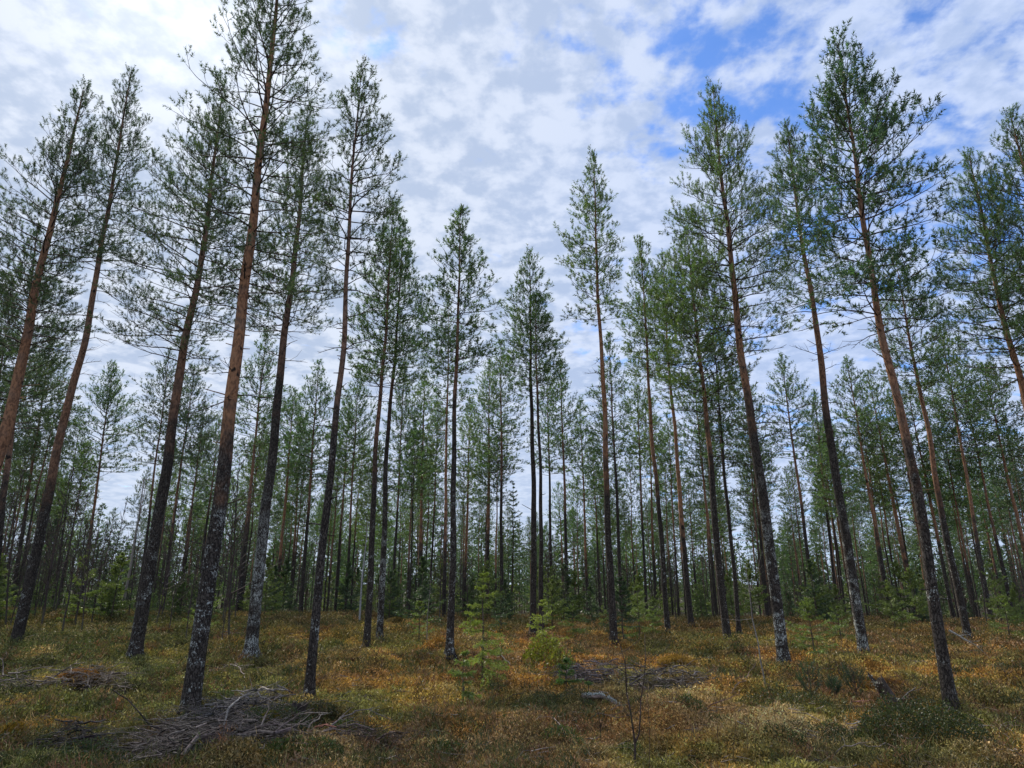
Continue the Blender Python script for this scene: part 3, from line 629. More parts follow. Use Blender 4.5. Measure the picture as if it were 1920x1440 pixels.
# ------------------------------------------------------------------ spruces
def make_spruce(H, W, seed, col, density=1.0, droop=8, fine=True, bare=.06):
    rn = random.Random(seed); rg = np.random.RandomState(seed); limbs = Segs(); P = []; D = []; L = []
    r0 = .008 + .011 * H
    tr = Segs(); pts = [(0, 0, -.1)]; n = 10; x = y = 0
    for i in range(n + 1):
        pts.append((x, y, H * i / n)); x += rn.uniform(-.012, .012) * H / 2; y += rn.uniform(-.012, .012) * H / 2
    tr.line(pts, r0, .004)
    z = H * .985; step = .10 if H < 3 else .2
    ax = lambda z: (float(np.interp(z, [p[2] for p in pts], [p[0] for p in pts])), float(np.interp(z, [p[2] for p in pts], [p[1] for p in pts])), z)
    P.append(ax(H - .12)); D.append((0, 0, 1)); L.append(.15)
    while z > H * bare:
        s = 1 - z / H; Lm = W * (s ** .8) * (1 if s < .85 else .85) + .05
        for b in range(rn.randint(3, 5)):
            if rn.random() > density: continue
            az = rn.random() * 6.28; Lb = Lm * rn.uniform(.55, 1.15); el = R(42 - 52 * s - droop + rn.uniform(-10, 10)); n = 4; q = [ax(z)]
            for k in range(n): q.append(add(q[-1], dirv(az + rn.uniform(-.1, .1), el + k * .10), Lb / n))
            limbs.line(q, .003 + .006 * Lb, .0015)
            u = .12; sg = 1
            while u < 1:
                fi = min(u * n, n - .001); i0 = int(fi); fr = fi - i0; p0 = tuple(q[i0][k] + (q[i0 + 1][k] - q[i0][k]) * fr for k in range(3)); sg = -sg
                Ls = (.10 + .38 * (1 - u)) * Lb * rn.uniform(.6, 1.2) + .03
                d = dirv(az + sg * R(rn.uniform(35, 60)), el - R(rn.uniform(0, 22)))
                m = max(1, int(Ls / .11))
                for k in range(m): P.append(add(p0, d, Ls * k / m)); D.append(d); L.append(Ls / m)
                u += (.042 if H < 3 else .10) / max(Lb, .12) * rn.uniform(.8, 1.3)
            for k in range(n): 
                dd = unit(np.array(q[k + 1]) - np.array(q[k])); P.append(q[k]); D.append(tuple(dd)); L.append(Lb / n)
        z -= step * rn.uniform(.7, 1.3) * (1 + s * .5)
    nn, nl, nw = (17, .038, .013) if fine else (11, .065, .026)
    V, F, C = needle_tris(P, D, L, nn, nl, nw, rg, col, spread=1.1, cj=.35)
    return tr.mesh('trunk', 6, (.09, .07, .055), .2, rg), limbs.mesh('limbs', 3, (.07, .055, .04), .3, rg), npmesh('crown', V, F, {'col': C})
def spruce_obj(ms, loc, name='young_spruce'):
    e = empty(name, loc); link('trunk', ms[0], M_WOOD, e); link('limbs', ms[1], M_WOOD, e); link('crown', ms[2], M_NEEDLE, e); return e
YG = (.31, .36, .07); YG2 = (.17, .22, .055); DG = (.055, .092, .04)
SPR = [((905, 1290), 1076, 64, YG, .8, 'tall loose yellow green young spruce standing in the middle of the clearing'),
       ((868, 1330), 1225, 34, YG2, .8, 'small pale young spruce just left of the foot of the tall loose one'),
       ((1062, 1302), 1240, 30, (.09, .16, .035), .9, 'tiny bright green spruce seedling beside the grey twig pile'),
       ((1104, 1305), 1283, 14, (.09, .16, .035), .9, 'smallest bright green seedling in front of the grey twig pile'),
       ((1528, 1232), 1125, 60, YG2, .95, 'flat topped bright young spruce between the two lichened trunks at right'),
       ((1578, 1205), 1140, 40, YG2, .9, 'second young spruce touching the flat topped one, to its right'),
       ((380, 1190), 1112, 52, YG2, .8, 'bright young spruce peeking out behind the tallest orange pine'),
       ((1018, 1215), 1128, 42, YG, .8, 'yellow green young spruce at the feet of the dark central pair'),
       ((785, 1215), 1130, 34, YG2, .8, 'thin young spruce left of the straight pine by the moss mound'),
       ((1170, 1215), 1085, 44, DG, .9, 'dark young spruce right beside the isolated red trunked pine'),
       ((1200, 1205), 1100, 44, YG2, .7, 'greener young spruce between the isolated pine and the slim pine'),
       ((1075, 1200), 1130, 30, YG2, .8, 'little young spruce left of the isolated red trunked pine'),
       ((1895, 1200), 1120, 44, YG2, .9, 'bright young spruce in shade near the right edge'),
       ((1225, 1195), 1140, 30, YG2, .8, 'little young spruce at the foot of the slim pine'),
       ((940, 1185), 1120, 34, DG, .9, 'dark young spruce behind the tall loose yellow green one')]
for i, (bpx, ty, hw, col, den, label) in enumerate(SPR):
    b = ground_at(*bpx); H = on_plane(bpx[0], ty, b[1])[2] - b[2]; W = hw / FPX * b[1]
    tag(spruce_obj(make_spruce(H, W, 300 + i, col, den, droop=(22 if i < 2 else 8)), b), label, 'spruce', 'young spruces growing in the clearing')
# the small spruces in the undergrowth and taller ones further back
sp_protos = [make_spruce(2.2, .85, 400 + k, ((.16, .20, .055), (.06, .095, .04), (.10, .14, .045))[k % 3], .42 + .1 * (k % 3), 2, False) for k in range(4)]
tall_protos = [make_spruce(7.0, 1.25, 450 + k, DG, 1.0, 14, False) for k in range(3)]
so = [None] * 4; to = [None] * 3; rn = random.Random(9)
for i in range(155):
    Y = rn.uniform(24, 60) if i < 120 else rn.uniform(20.5, 27); px = rn.uniform(-60, 1980); x = (px - 960) / FPX * Y; k = rn.randrange(4); sc = rn.uniform(.35, 1.05) * (1 + (Y - 24) / 50)
    g = float(gz(x, Y)) - .02
    if so[k] is None: o = spruce_obj(sp_protos[k], (x, Y, g), 'small_spruce'); o.scale = (sc,) * 3; so[k] = o
    else: o = copy_tree(so[k], (x, Y, g), rn.random() * 6.28, (sc * rn.uniform(.85, 1.2), sc, sc))
    zl = zone(px); tag(o, ('knee high ', 'small ', 'head high ')[(sc > .7) + (sc > 1.05)] + ('pale ', 'dark ', 'mid green ', 'loose pale ')[k] + 'undergrowth spruce ' + zl[0], 'spruce', 'undergrowth spruces, ' + zl[1])
TALL = [(960, 905, 44), (1120, 1010, 60), (1750, 985, 50), (1590, 1040, 60), (120, 960, 44), (60, 1000, 50), (240, 1010, 55), (690, 1010, 60), (420, 1020, 60), (1330, 1020, 58), (1860, 1000, 46), (1450, 1040, 60), (850, 1030, 60), (610, 1030, 60), (1020, 1040, 65)]
tl = ['dark pointed spruce standing in the sky gap at the centre behind the pines', 'dark spruce far behind the isolated red trunked pine', 'dark spruce behind the coarse tufted pine', 'dark spruce far behind the pine with the narrower crown', 'tall dark spruce behind the second pine from the left edge', 'dark spruce close to the left edge', 'dark spruce behind the dark grey footed pine', 'dark spruce behind the two close dark pines', 'dark spruce far behind the tallest orange pine', 'dark spruce far behind the dense green pine', 'dark spruce close to the right edge', 'dark spruce far behind the full crowned pine', 'dark spruce behind the straight pine by the moss mound', 'dark spruce behind the slim open crowned pine', 'dark spruce just right of the dark central pair']
for i, (px, ty, Y) in enumerate(TALL):
    x = (px - 960) / FPX * Y; g = float(gz(x, Y)); H = on_plane(px, ty, Y)[2] - g; k = i % 3; sc = (H / 7,) * 3
    if to[k] is None: o = spruce_obj(tall_protos[k], (x, Y, g), 'spruce_tree'); o.scale = sc; to[k] = o
    else: o = copy_tree(to[k], (x, Y, g), i * 1.3, sc)
    tag(o, tl[i], 'spruce', 'dark spruces among the back ranks')

# ------------------------------------------------------------------ far forest mass
def far_forest():
    rg = np.random.RandomState(21); rn = random.Random(21); P = []; D = []; L = []; tk = Segs()
    for i in range(900):
        Y = 82 + 110 * rn.random(); x = rn.uniform(-1, 1) * (Y * .95 + 10); g = float(gz(x, Y)); H = rn.uniform(9, 14) + (Y - 80) * .02
        tk.line([(x, Y, g), (x + rn.uniform(-.3, .3), Y, g + H)], .11, .02)
        spru = rn.random() < .38; z0 = H * (.03 if spru else .30); W = rn.uniform(1.1, 1.7)
        for k in range(145):
            s = rn.random() ** .8; z = H - s * (H - z0); r = W * min(1, s * 1.7) * rn.uniform(.2, 1); a = rn.random() * 6.28
            P.append((x + r * math.cos(a), Y + r * math.sin(a), g + z)); D.append((math.cos(a), math.sin(a), rn.uniform(-.2, .8))); L.append(.35)
    col = np.array([.070, .110, .046])[None] * (1 + .35 * (rg.rand(len(P), 1) * 2 - 1))
    V, F, C = needle_tris(P, D, L, 6, .36, .15, rg, col, 1.0)
    e = empty('far_forest', (0, 0, 0)); tag(e, 'distant mixed forest closing the view behind all the trunks', 'forest', kind='stuff')
    o = link('crowns', npmesh('crowns', V, F, {'col': C}), M_NEEDLE, e); tag(o, kind='stuff')
    o = link('trunks', tk.mesh('trunks', 5, (.10, .065, .045), .4, rg), M_WOOD, e); tag(o, kind='stuff')
far_forest()

# ------------------------------------------------------------------ leafless saplings
def make_bare(H, seed, r0=None, spread=.5, gen=3, col=(.085, .07, .06), sparse=1.0, start=.25):
    rn = random.Random(seed); st = Segs(); br = Segs(); r0 = r0 or .006 + .006 * H
    pts = [(0, 0, -.08)]; p = (0, 0, 0); az = rn.random() * 6.28; n = 8; lean = rn.uniform(0, .10)
    for i in range(n + 1):
        pts.append(p); p = add(p, unit(np.array([math.cos(az) * lean + rn.uniform(-.07, .07), math.sin(az) * lean + rn.uniform(-.07, .07), 1])), H / n)
    st.line(pts, r0, r0 * .22)
    def grow(p, az, el, L, r, g):
        q = [p]; n = 3
        for k in range(n): el2 = el + k * .12 + rn.uniform(-.12, .12); az += rn.uniform(-.2, .2); q.append(add(q[-1], dirv(az, el2), L / n))
        br.line(q, r, r * .4)
        if g > 0:
            for k in range(rn.randint(2, 4)):
                m = rn.randint(1, 3); grow(q[m], az + rn.choice((-1, 1)) * rn.uniform(.4, 1.0), el + rn.uniform(-.2, .4), L * rn.uniform(.35, .6), r * .55, g - 1)
    nb = int(H * 4.5 * sparse) + 2
    for i in range(nb):
        t = start + (1 - start) * (i + rn.random()) / nb; k = 1 + int(t * n * .999); f = t * n - (k - 1); a = pts[k]; b = pts[min(k + 1, n + 1)]
        c = tuple(a[j] + (b[j] - a[j]) * f for j in range(3)); grow(c, rn.random() * 6.28, R(rn.uniform(30, 60)), H * spread * (1.1 - t) * rn.uniform(.35, .8) + .06, r0 * .42, gen - 1)
    return st.mesh('stem', 5, col, .25), br.mesh('twigs', 3, tuple(c * .9 for c in col), .3)
def bare_obj(ms, loc, name='bare_sapling'):
    e = empty(name, loc); link('stem', ms[0], M_WOOD, e); link('twigs', ms[1], M_WOOD, e); return e
def custom_sapling(lines, loc_px, label, col, twigs=0, name='birch_sapling', seed=1, r=.008):
    """sapling whose stems follow given picture curves on the plane through its foot"""
    b = ground_at(*loc_px); st = Segs(); br = Segs(); rn = random.Random(seed)
    for li, (pl, rr) in enumerate(lines):
        pts = []
        for k, (px, py) in enumerate(pl):
            q = on_plane(px, py, b[1]); pts.append((q[0] - b[0], (0 if k == 0 else .05 * math.sin(k * 2 + li * 1.7) * k / 3), q[2] - b[2] - (.05 if k == 0 and li == 0 else 0)))
        (st if li == 0 else br).line(pts, rr, rr * .35)
        for k in range(int(twigs)):
            i0 = rn.randint(1, len(pts) - 1) if len(pts) > 2 else 1; a = pts[i0]; az = rn.random() * 6.28; L = rn.uniform(.08, .25)
            m = add(a, dirv(az, .5), L * .5); br.line([a, m, add(m, dirv(az + .3, .9), L * .5)], rr * .25, .0012)
    e = empty(name, b); link('stem', st.mesh('stem', 6, col, .15), M_WOOD, e)
    if br.a: link('twigs', br.mesh('twigs', 4, col, .2), M_WOOD, e)
    return tag(e, label, 'sapling')
custom_sapling([([(1190, 1445), (1191, 1393), (1186, 1365), (1181, 1330), (1177, 1300), (1172, 1260), (1170, 1236)], .013), ([(1191, 1393), (1198, 1375), (1200, 1340), (1203, 1315), (1206, 1280), (1208, 1235), (1212, 1190)], .009),
                ([(1181, 1345), (1170, 1330), (1160, 1320)], .003), ([(1170, 1236), (1163, 1210), (1155, 1190), (1146, 1168)], .004), ([(1173, 1262), (1165, 1255), (1158, 1240), (1152, 1222)], .003),
                ([(1170, 1222), (1190, 1206), (1203, 1196)], .003), ([(1200, 1350), (1185, 1342), (1176, 1338)], .0025), ([(1203, 1320), (1192, 1308), (1180, 1292)], .0025), ([(1208, 1240), (1222, 1215), (1235, 1200)], .003), ([(1214, 1248), (1230, 1230), (1246, 1218)], .0025)],
               (1190, 1445), 'two stemmed leafless birch sapling in the centre foreground', (.065, .048, .04), 2, seed=3)
custom_sapling([([(1216, 1445), (1219, 1400), (1217, 1370), (1215, 1330), (1216, 1300)], .004)], (1216, 1445), 'single bare whip right beside the two stemmed birch sapling', (.09, .06, .045), 2, seed=4)
custom_sapling([([(1438, 1293), (1432, 1265), (1425, 1240), (1421, 1205), (1413, 1160), (1404, 1110), (1395, 1060)], .014), ([(1413, 1160), (1385, 1163), (1352, 1160)], .004), ([(1421, 1200), (1408, 1180), (1395, 1150)], .004), ([(1404, 1110), (1420, 1070), (1428, 1040)], .004)],
               (1438, 1295), 'crooked pale barked birch sapling left of the lichened trunk of the full crowned pine', (.22, .20, .18), 3, seed=5)
custom_sapling([([(1126, 1395), (1126, 1360), (1122, 1340), (1118, 1325)], .006), ([(1126, 1365), (1130, 1345), (1134, 1330)], .004)], (1126, 1395), 'short dark dead shoot left of the two stemmed birch sapling', (.04, .035, .03), 3, seed=6)
custom_sapling([([(1376, 1440), (1376, 1400), (1378, 1360), (1376, 1320)], .003)], (1376, 1442), 'hair thin bare shoot in the right foreground', (.07, .05, .035), 1, seed=7)
custom_sapling([([(800, 1215), (801, 1160), (806, 1110), (810, 1070)], .012)], (800, 1217), 'pale thin birch stem left of the straight pine by the moss mound', (.20, .18, .16), 6, seed=8)
custom_sapling([([(232, 1125), (243, 1070), (250, 1030), (262, 960), (268, 900)], .045)], (228, 1165), 'pale barked birch trunk left of the dark grey footed pine', (.30, .26, .23), 8, 'birch_tree', 9)
custom_sapling([([(674, 1165), (678, 1090), (684, 1040), (690, 980)], .035)], (674, 1166), 'pale grey birch trunk just left of the two close dark pines', (.34, .34, .34), 6, 'birch_tree', 10)
bp = [make_bare(4.0, 500 + k, spread=.42, gen=3) for k in range(4)]
bo = [None] * 4; rn = random.Random(15)
for i in range(170):
    if i < 75: px = rn.uniform(-60, 470); Y = rn.uniform(17, 36)
    else: px = rn.uniform(470, 1980); Y = rn.uniform(24, 48)
    x = (px - 960) / FPX * Y; k = rn.randrange(4); sc = rn.uniform(.45, 1.25) * (1.0 if i < 75 else .8); g = float(gz(x, Y))
    if bo[k] is None: o = bare_obj(bp[k], (x, Y, g)); o.scale = (sc,) * 3; bo[k] = o
    else: o = copy_tree(bo[k], (x, Y, g), rn.random() * 6.28, sc)
    zl = zone(px); tag(o, ('short ', 'middling ', 'tall ')[(sc > .6) + (sc > .9)] + ('upright ', 'bushy ', 'thin ', 'leaning ')[k] + 'leafless sapling ' + zl[0], 'sapling', 'leafless saplings, ' + zl[1])
# little leafless shoots in the clearing
sh = [make_bare(.7, 560 + k, r0=.0035, spread=.3, gen=2, col=(.10, .06, .045), sparse=1.5, start=.4) for k in range(3)]; sho = [None] * 3
for i in range(60):
    px = rn.uniform(20, 1900); py = rn.uniform(1230, 1425); b = ground_at(px, py); k = i % 3; sc = rn.uniform(.4, 1.0)
    if sho[k] is None: o = bare_obj(sh[k], b, 'bare_shoot'); o.scale = (sc,) * 3; sho[k] = o
    else: o = copy_tree(sho[k], b, rn.random() * 6.28, sc)
    tag(o, 'knee high leafless reddish shoot standing in the open clearing', 'shoot', 'leafless shoots in the clearing')

# ------------------------------------------------------------------ small evergreen shrubs
def leaf_bush(name, W, D_, H, n, seed, col, ls, loc, label, cat='shrub', stems=12, stemcol=(.06, .04, .03)):
    rg = np.random.RandomState(seed); th = rg.rand(n) * 6.28; r = rg.rand(n) ** .5; x = r * np.cos(th) * W; y = r * np.sin(th) * D_
    lump = .55 + .75 * fbm(x * 4 / max(W, .2) + seed, y * 4 / max(W, .2), 2)
    z = H * lump * np.sqrt(np.clip(1.02 - r ** 2, 0, 1)) * rg.rand(n) ** .45
    P = np.stack([x, y, z + gz(x + loc[0], y + loc[1]) - loc[2]], 1)
    nd = unit(rg.randn(n, 3) + np.stack([x / W, y / D_, 0 * x + .9], 1)); sd = unit(np.cross(nd, rg.randn(n, 3))); l = ls * (.6 + .8 * rg.rand(n, 1))
    V = np.stack([P, P + nd * l * .5 + sd * l * .28, P + nd * l, P + nd * l * .5 - sd * l * .28], 1).reshape(-1, 3)
    c = np.array(col)[None] * (1 + .5 * (rg.rand(n, 1) * 2 - 1)); c[rg.rand(n) < .08] = (.12, .06, .02)
    e = empty(name, loc); link('leaves', npmesh('leaves', V, np.arange(n * 4).reshape(-1, 4), {'col': np.repeat(c, 4, 0)}), M_LEAF, e)
    s = Segs(); rn = random.Random(seed)
    for k in range(stems):
        a = rn.random() * 6.28; q = rn.random() * .8; bx, by = math.cos(a) * q * W * .6, math.sin(a) * q * D_ * .6
        s.line([(bx, by, -.03), (bx * 1.2, by * 1.2, H * .5), (bx * 1.5, by * 1.5, H * rn.uniform(.8, 1.1))], .004, .0015)
    link('stems', s.mesh('stems', 3, stemcol, .3), M_WOOD, e)
    return tag(e, label, cat)
leaf_bush('lingonberry_bush', .72, .5, .52, 13000, 1, (.046, .060, .022), .022, ground_at(1740, 1412), 'broad dark glossy lingonberry bush at the foot of the broken stump in the right foreground')
leaf_bush('lingonberry_bush', .45, .35, .34, 4500, 2, (.045, .062, .022), .022, ground_at(520, 1385), 'dark glossy lingonberry clump at the right end of the big brush pile')
leaf_bush('yellow_bush', .42, .4, .62, 1500, 3, (.20, .21, .035), .055, ground_at(1020, 1248), 'yellow green leafy bush in front of the dark central pair of pines')
leaf_bush('yellow_bush', .28, .25, .38, 500, 4, (.19, .19, .035), .05, ground_at(1050, 1256), 'lower yellow bush touching the right of the taller yellow one')
leaf_bush('heather_mound', .32, .3, .2, 2500, 5, (.035, .045, .02), .018, ground_at(582, 1348), 'small dark heather mound right at the foot of the slim open crowned pine')
leaf_bush('lingonberry_bush', .5, .3, .16, 2500, 6, (.045, .07, .025), .02, ground_at(190, 1425), 'low green lingonberry patch near the bottom left corner')
leaf_bush('lingonberry_bush', .5, .35, .2, 2500, 7, (.045, .06, .025), .02, ground_at(1560, 1395), 'low lingonberry patch left of the broad dark bush')
leaf_bush('heather_mound', .6, .4, .22, 4000, 8, (.05, .06, .022), .018, ground_at(1030, 1335), 'dark green heather hummock in the middle of the clearing')
leaf_bush('heather_mound', .7, .5, .26, 4500, 9, (.045, .06, .022), .018, ground_at(1480, 1335), 'dark green heather hummock below the little pine seedlings')
rn = random.Random(41)
bq = None
for i in range(26):
    px, py = rn.uniform(330, 1900), rn.uniform(1255, 1430); b = ground_at(px, py)
    if bq is None: bq = leaf_bush('berry_clump', .26, .2, .15, 1100, 30, (.07, .10, .03), .02, b, 'x', 'shrub', 6); o = bq
    else: o = copy_tree(bq, b, rn.random() * 6.28, rn.uniform(.5, 1.25))
    tag(o, 'ankle high leafy berry clump scattered in the open foreground moss', 'shrub', 'small berry clumps in the foreground')
def seedling(px, py, ty, hw, seed, label):
    b = ground_at(px, py); H = on_plane(px, ty, b[1])[2] - b[2]; W = hw / FPX * b[1]; rn = random.Random(seed); rg = np.random.RandomState(seed); s = Segs(); P = []; D = []; L = []
    s.line([(0, 0, -.05), (.01, 0, H * .5), (0, 0, H)], .010, .003); P.append((0, 0, H * .85)); D.append((0, 0, 1)); L.append(.15 * H / .6)
    for i in range(26):
        t = .18 + .75 * rn.random(); a = rn.random() * 6.28; q = [(0, 0, H * t)]; l = W * rn.uniform(.6, 1.1) * (1.15 - t * .7)
        for k in range(3): q.append(add(q[-1], dirv(a, R(25 + 22 * k)), l / 3))
        s.line(q, .004, .002)
        for k in range(1, 4):
            P.append(q[k]); D.append(dirv(a + rn.uniform(-.5, .5), R(60))); L.append(.09)
    V, F, C = needle_tris(P, D, L, 34, .038, .0032, rg, (.036, .070, .032))
    e = empty('pine_seedling', b); link('stem', s.mesh('stem', 5, (.09, .06, .04), .2), M_WOOD, e); link('needles', npmesh('needles', V, F, {'col': C}), M_NEEDLE, e); tag(e, label, 'seedling', 'little pine seedlings at the right')
seedling(1522, 1318, 1250, 34, 1, 'leftmost and tallest of the three little pine seedlings at the right')
seedling(1566, 1318, 1280, 16, 2, 'smallest of the three little pine seedlings, the one in the middle')
seedling(1607, 1318, 1258, 32, 3, 'rightmost little pine seedling, next to the broken stump')

# ------------------------------------------------------------------ brush piles, branches, stumps
GREYW = (.20, .165, .142)
def brush(px, py, wpx, dpt, H, ang, n, seed, label, col=GREYW, rscale=1.0, lmax=1.0):
    b = ground_at(px, py); rn = random.Random(seed); rg = np.random.RandomState(seed); W = wpx / FPX * b[1]; s = Segs()
    for i in range(n):
        a = rn.random() * 6.28; r = rn.random() ** .6; x = W * r * math.cos(a); y = dpt * r * math.sin(a)
        hmax = H * (1 - r * r) ** .7 * (.35 + 1.6 * float(vnoise(x * 3.1 + seed, y * 3.1 + 5))); z = float(gz(b[0] + x, b[1] + y)) - b[2] + hmax * rn.random() ** .6 + .01
        da = R(ang + rn.gauss(0, 48)) + (math.pi if rn.random() < .5 else 0); L = rn.uniform(.12, 1) ** 1.4 * lmax * min(W, 1.0) * .85 + .07; el = rn.gauss(0, .20) - .10 * r
        q = [(x, y, z)]; n_ = 4
        for k in range(n_): da += rn.uniform(-.42, .42); q.append(add(q[-1], dirv(da, el - .05 * k + rn.uniform(-.3, .34)), L / n_))
        rr = rn.choice((.0016, .002, .0022, .003, .005, .011)) * rscale; s.line(q, rr, rr * .45)
        for k in range(rn.randint(1, 4)):
            j = rn.randint(1, 3); d = dirv(da + rn.choice((-1, 1)) * rn.uniform(.4, 1.1), el + rn.uniform(-.3, .45)); m = add(q[j], d, L * .16); s.line([q[j], m, add(m, dirv(da + rn.uniform(-1, 1), el + rn.uniform(-.3, .4)), L * .15)], rr * .5, .0012)
    me = s.mesh('brush_pile', 4, tuple(c * .68 for c in col), .95, rg)
    o = link('brush_pile', me, M_WOOD, None, b); return tag(o, label, 'brush pile')
brush(400, 1402, 145, .62, .24, 28, 1000, 1, 'big grey heap of dead twigs in the left foreground below the tallest pine')
brush(455, 1362, 95, .4, .30, 20, 480, 2, 'pale twig heap on top of the rise right behind the big grey heap', (.20, .18, .17))
brush(165, 1305, 75, .35, .20, -18, 230, 3, 'grey heap of combed twigs below the orange moss at the left')
brush(35, 1292, 75, .35, .15, -20, 150, 4, 'long grey twig heap running off the left edge')
brush(145, 1410, 55, .3, .24, 30, 160, 5, 'dark tangled twig heap near the bottom left corner', (.09, .08, .075))
brush(1120, 1285, 65, .5, .26, -12, 300, 6, 'purplish grey twig heap beside the bright green spruce seedling', (.15, .13, .14))
brush(1250, 1290, 95, .6, .20, 15, 260, 7, 'wide faded twig heap right of the centre birch sapling', (.15, .13, .12))
brush(1045, 1282, 28, .35, .18, 10, 90, 8, 'small purplish twig heap left of the bright green spruce seedling', (.13, .105, .12))
brush(448, 1195, 30, .4, .16, 5, 90, 9, 'small grey twig heap behind the pale grey footed pine')
brush(440, 1262, 60, .4, .08, -30, 60, 10, 'loose scatter of twigs left of the pale grey footed pine', (.12, .09, .08))
brush(700, 1405, 75, .35, .14, 15, 170, 11, 'brownish twig heap at the end of the fallen limb in the foreground', (.15, .11, .085))
brush(1655, 1385, 50, .3, .14, 40, 120, 12, 'pale twigs against the left side of the broad dark bush', (.24, .21, .20))
brush(1610, 1345, 50, .3, .06, 10, 60, 13, 'thin scatter of straw coloured twigs below the pine seedlings', (.25, .18, .13))
brush(1530, 1405, 60, .3, .05, -8, 45, 14, 'flat pale twigs lying on the straw grass', (.24, .19, .15))
def branch(pl, r, label, col=(.16, .13, .12), lift=.05, twigs=6, seed=1, name='fallen_branch', tl=.25, forks=()):
    rn = random.Random(seed); pts = [ground_at(*p) for p in pl]; b = pts[0]; s = Segs(); fin = []
    for i in range(len(pts) - 1):
        for k in range(3):
            f = k / 3; fin.append(tuple(pts[i][j] + (pts[i + 1][j] - pts[i][j]) * f - b[j] + (rn.uniform(-.02, .02) if i + k else 0) for j in range(3)))
    fin.append(tuple(pts[-1][j] - b[j] for j in range(3)))
    fin = [(p[0], p[1], max(p[2], float(gz(p[0] + b[0], p[1] + b[1])) - b[2]) + (lift + .07) * (1 if i else .4)) for i, p in enumerate(fin)]
    s.line(fin, r, r * .35)
    bd = np.array(fin[-1]) - np.array(fin[0]); ba = math.atan2(bd[1], bd[0])
    for k in range(twigs):
        i0 = rn.randint(1, len(fin) - 2); a = ba + rn.choice((-1, 1)) * rn.uniform(.4, 1.0); L = tl * rn.uniform(.4, 1.2); q = [fin[i0]]
        for m in range(3): a += rn.uniform(-.25, .25); q.append(add(q[-1], dirv(a, rn.uniform(-.1, .45)), L / 3))
        s.line(q, r * .4, .0015)
    return tag(link(name, s.mesh(name, 6, col, .2, np.random.RandomState(seed)), M_WOOD, None, b), label, 'branch')
branch([(340, 1432), (420, 1413), (510, 1411), (600, 1404), (700, 1400)], .024, 'long fallen limb with forking side branches below the big grey twig heap', (.17, .13, .12), .09, 16, 1, 'fallen_limb', .6)
branch([(560, 1405), (590, 1378), (604, 1368)], .012, 'forked grey stick rising from the fallen limb', (.20, .18, .16), .08, 4, 2)
branch([(610, 1403), (640, 1380), (665, 1370), (735, 1385)], .010, 'arched grey stick at the right end of the fallen limb', (.19, .16, .15), .12, 6, 3)
branch([(575, 1396), (628, 1402)], .012, 'reddish barked stick lying on the fallen limb', (.26, .11, .08), .12, 2, 4)
branch([(412, 1404), (432, 1382), (450, 1362), (480, 1352)], .012, 'pale forked stick standing out on the big grey twig heap', (.30, .27, .24), .26, 4, 5)
branch([(470, 1337), (500, 1342), (532, 1341)], .020, 'bleached broken branch on top of the pale twig heap', (.29, .25, .21), .22, 4, 6)
branch([(1800, 1367), (1840, 1374), (1885, 1388), (1930, 1402)], .010, 'long pale branch running off the right edge near the bottom', (.25, .22, .19), -.02, 6, 7)
branch([(1884, 1385), (1925, 1376)], .008, 'thin side stick across the long pale branch at the right edge', (.2, .17, .15), -.02, 2, 8)
branch([(1323, 1337), (1355, 1328), (1388, 1317)], .009, 'brown stick lying on the moss below the crooked birch sapling', (.17, .10, .08), .03, 3, 9)
branch([(1372, 1306), (1398, 1292), (1422, 1268)], .008, 'curved brown twig leaning beside the foot of the crooked birch sapling', (.16, .11, .09), .06, 3, 10)
branch([(1590, 1336), (1618, 1331), (1645, 1330)], .009, 'reddish stick lying below the right hand pine seedling', (.30, .15, .12), .04, 2, 11)
branch([(1678, 1338), (1700, 1330), (1722, 1320)], .009, 'pale stick touching the foot of the broken stump', (.34, .29, .25), .08, 3, 12)
branch([(1735, 1336), (1765, 1345), (1800, 1350)], .007, 'thin grey stick in front of the foot of the coarse tufted pine', (.20, .18, .17), .04, 4, 13)
branch([(1375, 1350), (1420, 1346)], .006, 'short pale stick on the straw grass', (.24, .18, .14), .03, 1, 14)
branch([(1030, 1372), (1050, 1385), (1060, 1400)], .007, 'bent pale stick in the centre foreground', (.32, .26, .22), .04, 2, 15)
branch([(420, 1250), (450, 1262), (458, 1280)], .014, 'bent pinkish grey branch in front of the pale grey footed pine', (.24, .19, .18), .04, 5, 16)
branch([(1105, 1355), (1160, 1362), (1205, 1352)], .007, 'dark stick lying behind the short dead shoot', (.14, .10, .08), .03, 3, 17)
branch([(930, 1236), (945, 1248), (957, 1262)], .022, 'short dark leaning log end below the tall loose spruce', (.045, .035, .03), .06, 1, 18)
branch([(1560, 1435), (1600, 1424), (1650, 1420), (1700, 1428)], .007, 'pale curved stick at the bottom right of the centre', (.30, .24, .2), .03, 3, 19)
# dead limb hanging at the coarse tufted pine: leans out of it, touching the heather
b = ground_at(1786, 1337); s = Segs(); q = [on_plane(p[0], p[1], b[1] - .05) for p in ((1779, 1182), (1798, 1192), (1815, 1202), (1832, 1211))]
s.line(q, .014, .004)
rn = random.Random(5)
for k in range(9):
    a = q[rn.randint(0, 3)]; s.line([a, add(a, dirv(rn.uniform(-.6, .6), rn.uniform(-.9, .2)), rn.uniform(.06, .2))], .004, .0015)
tag(link('dead_limb', s.mesh('dead_limb', 5, (.36, .34, .31), .2), M_WOOD), 'whitish dead limb sticking out of the coarse tufted pine trunk', 'branch')

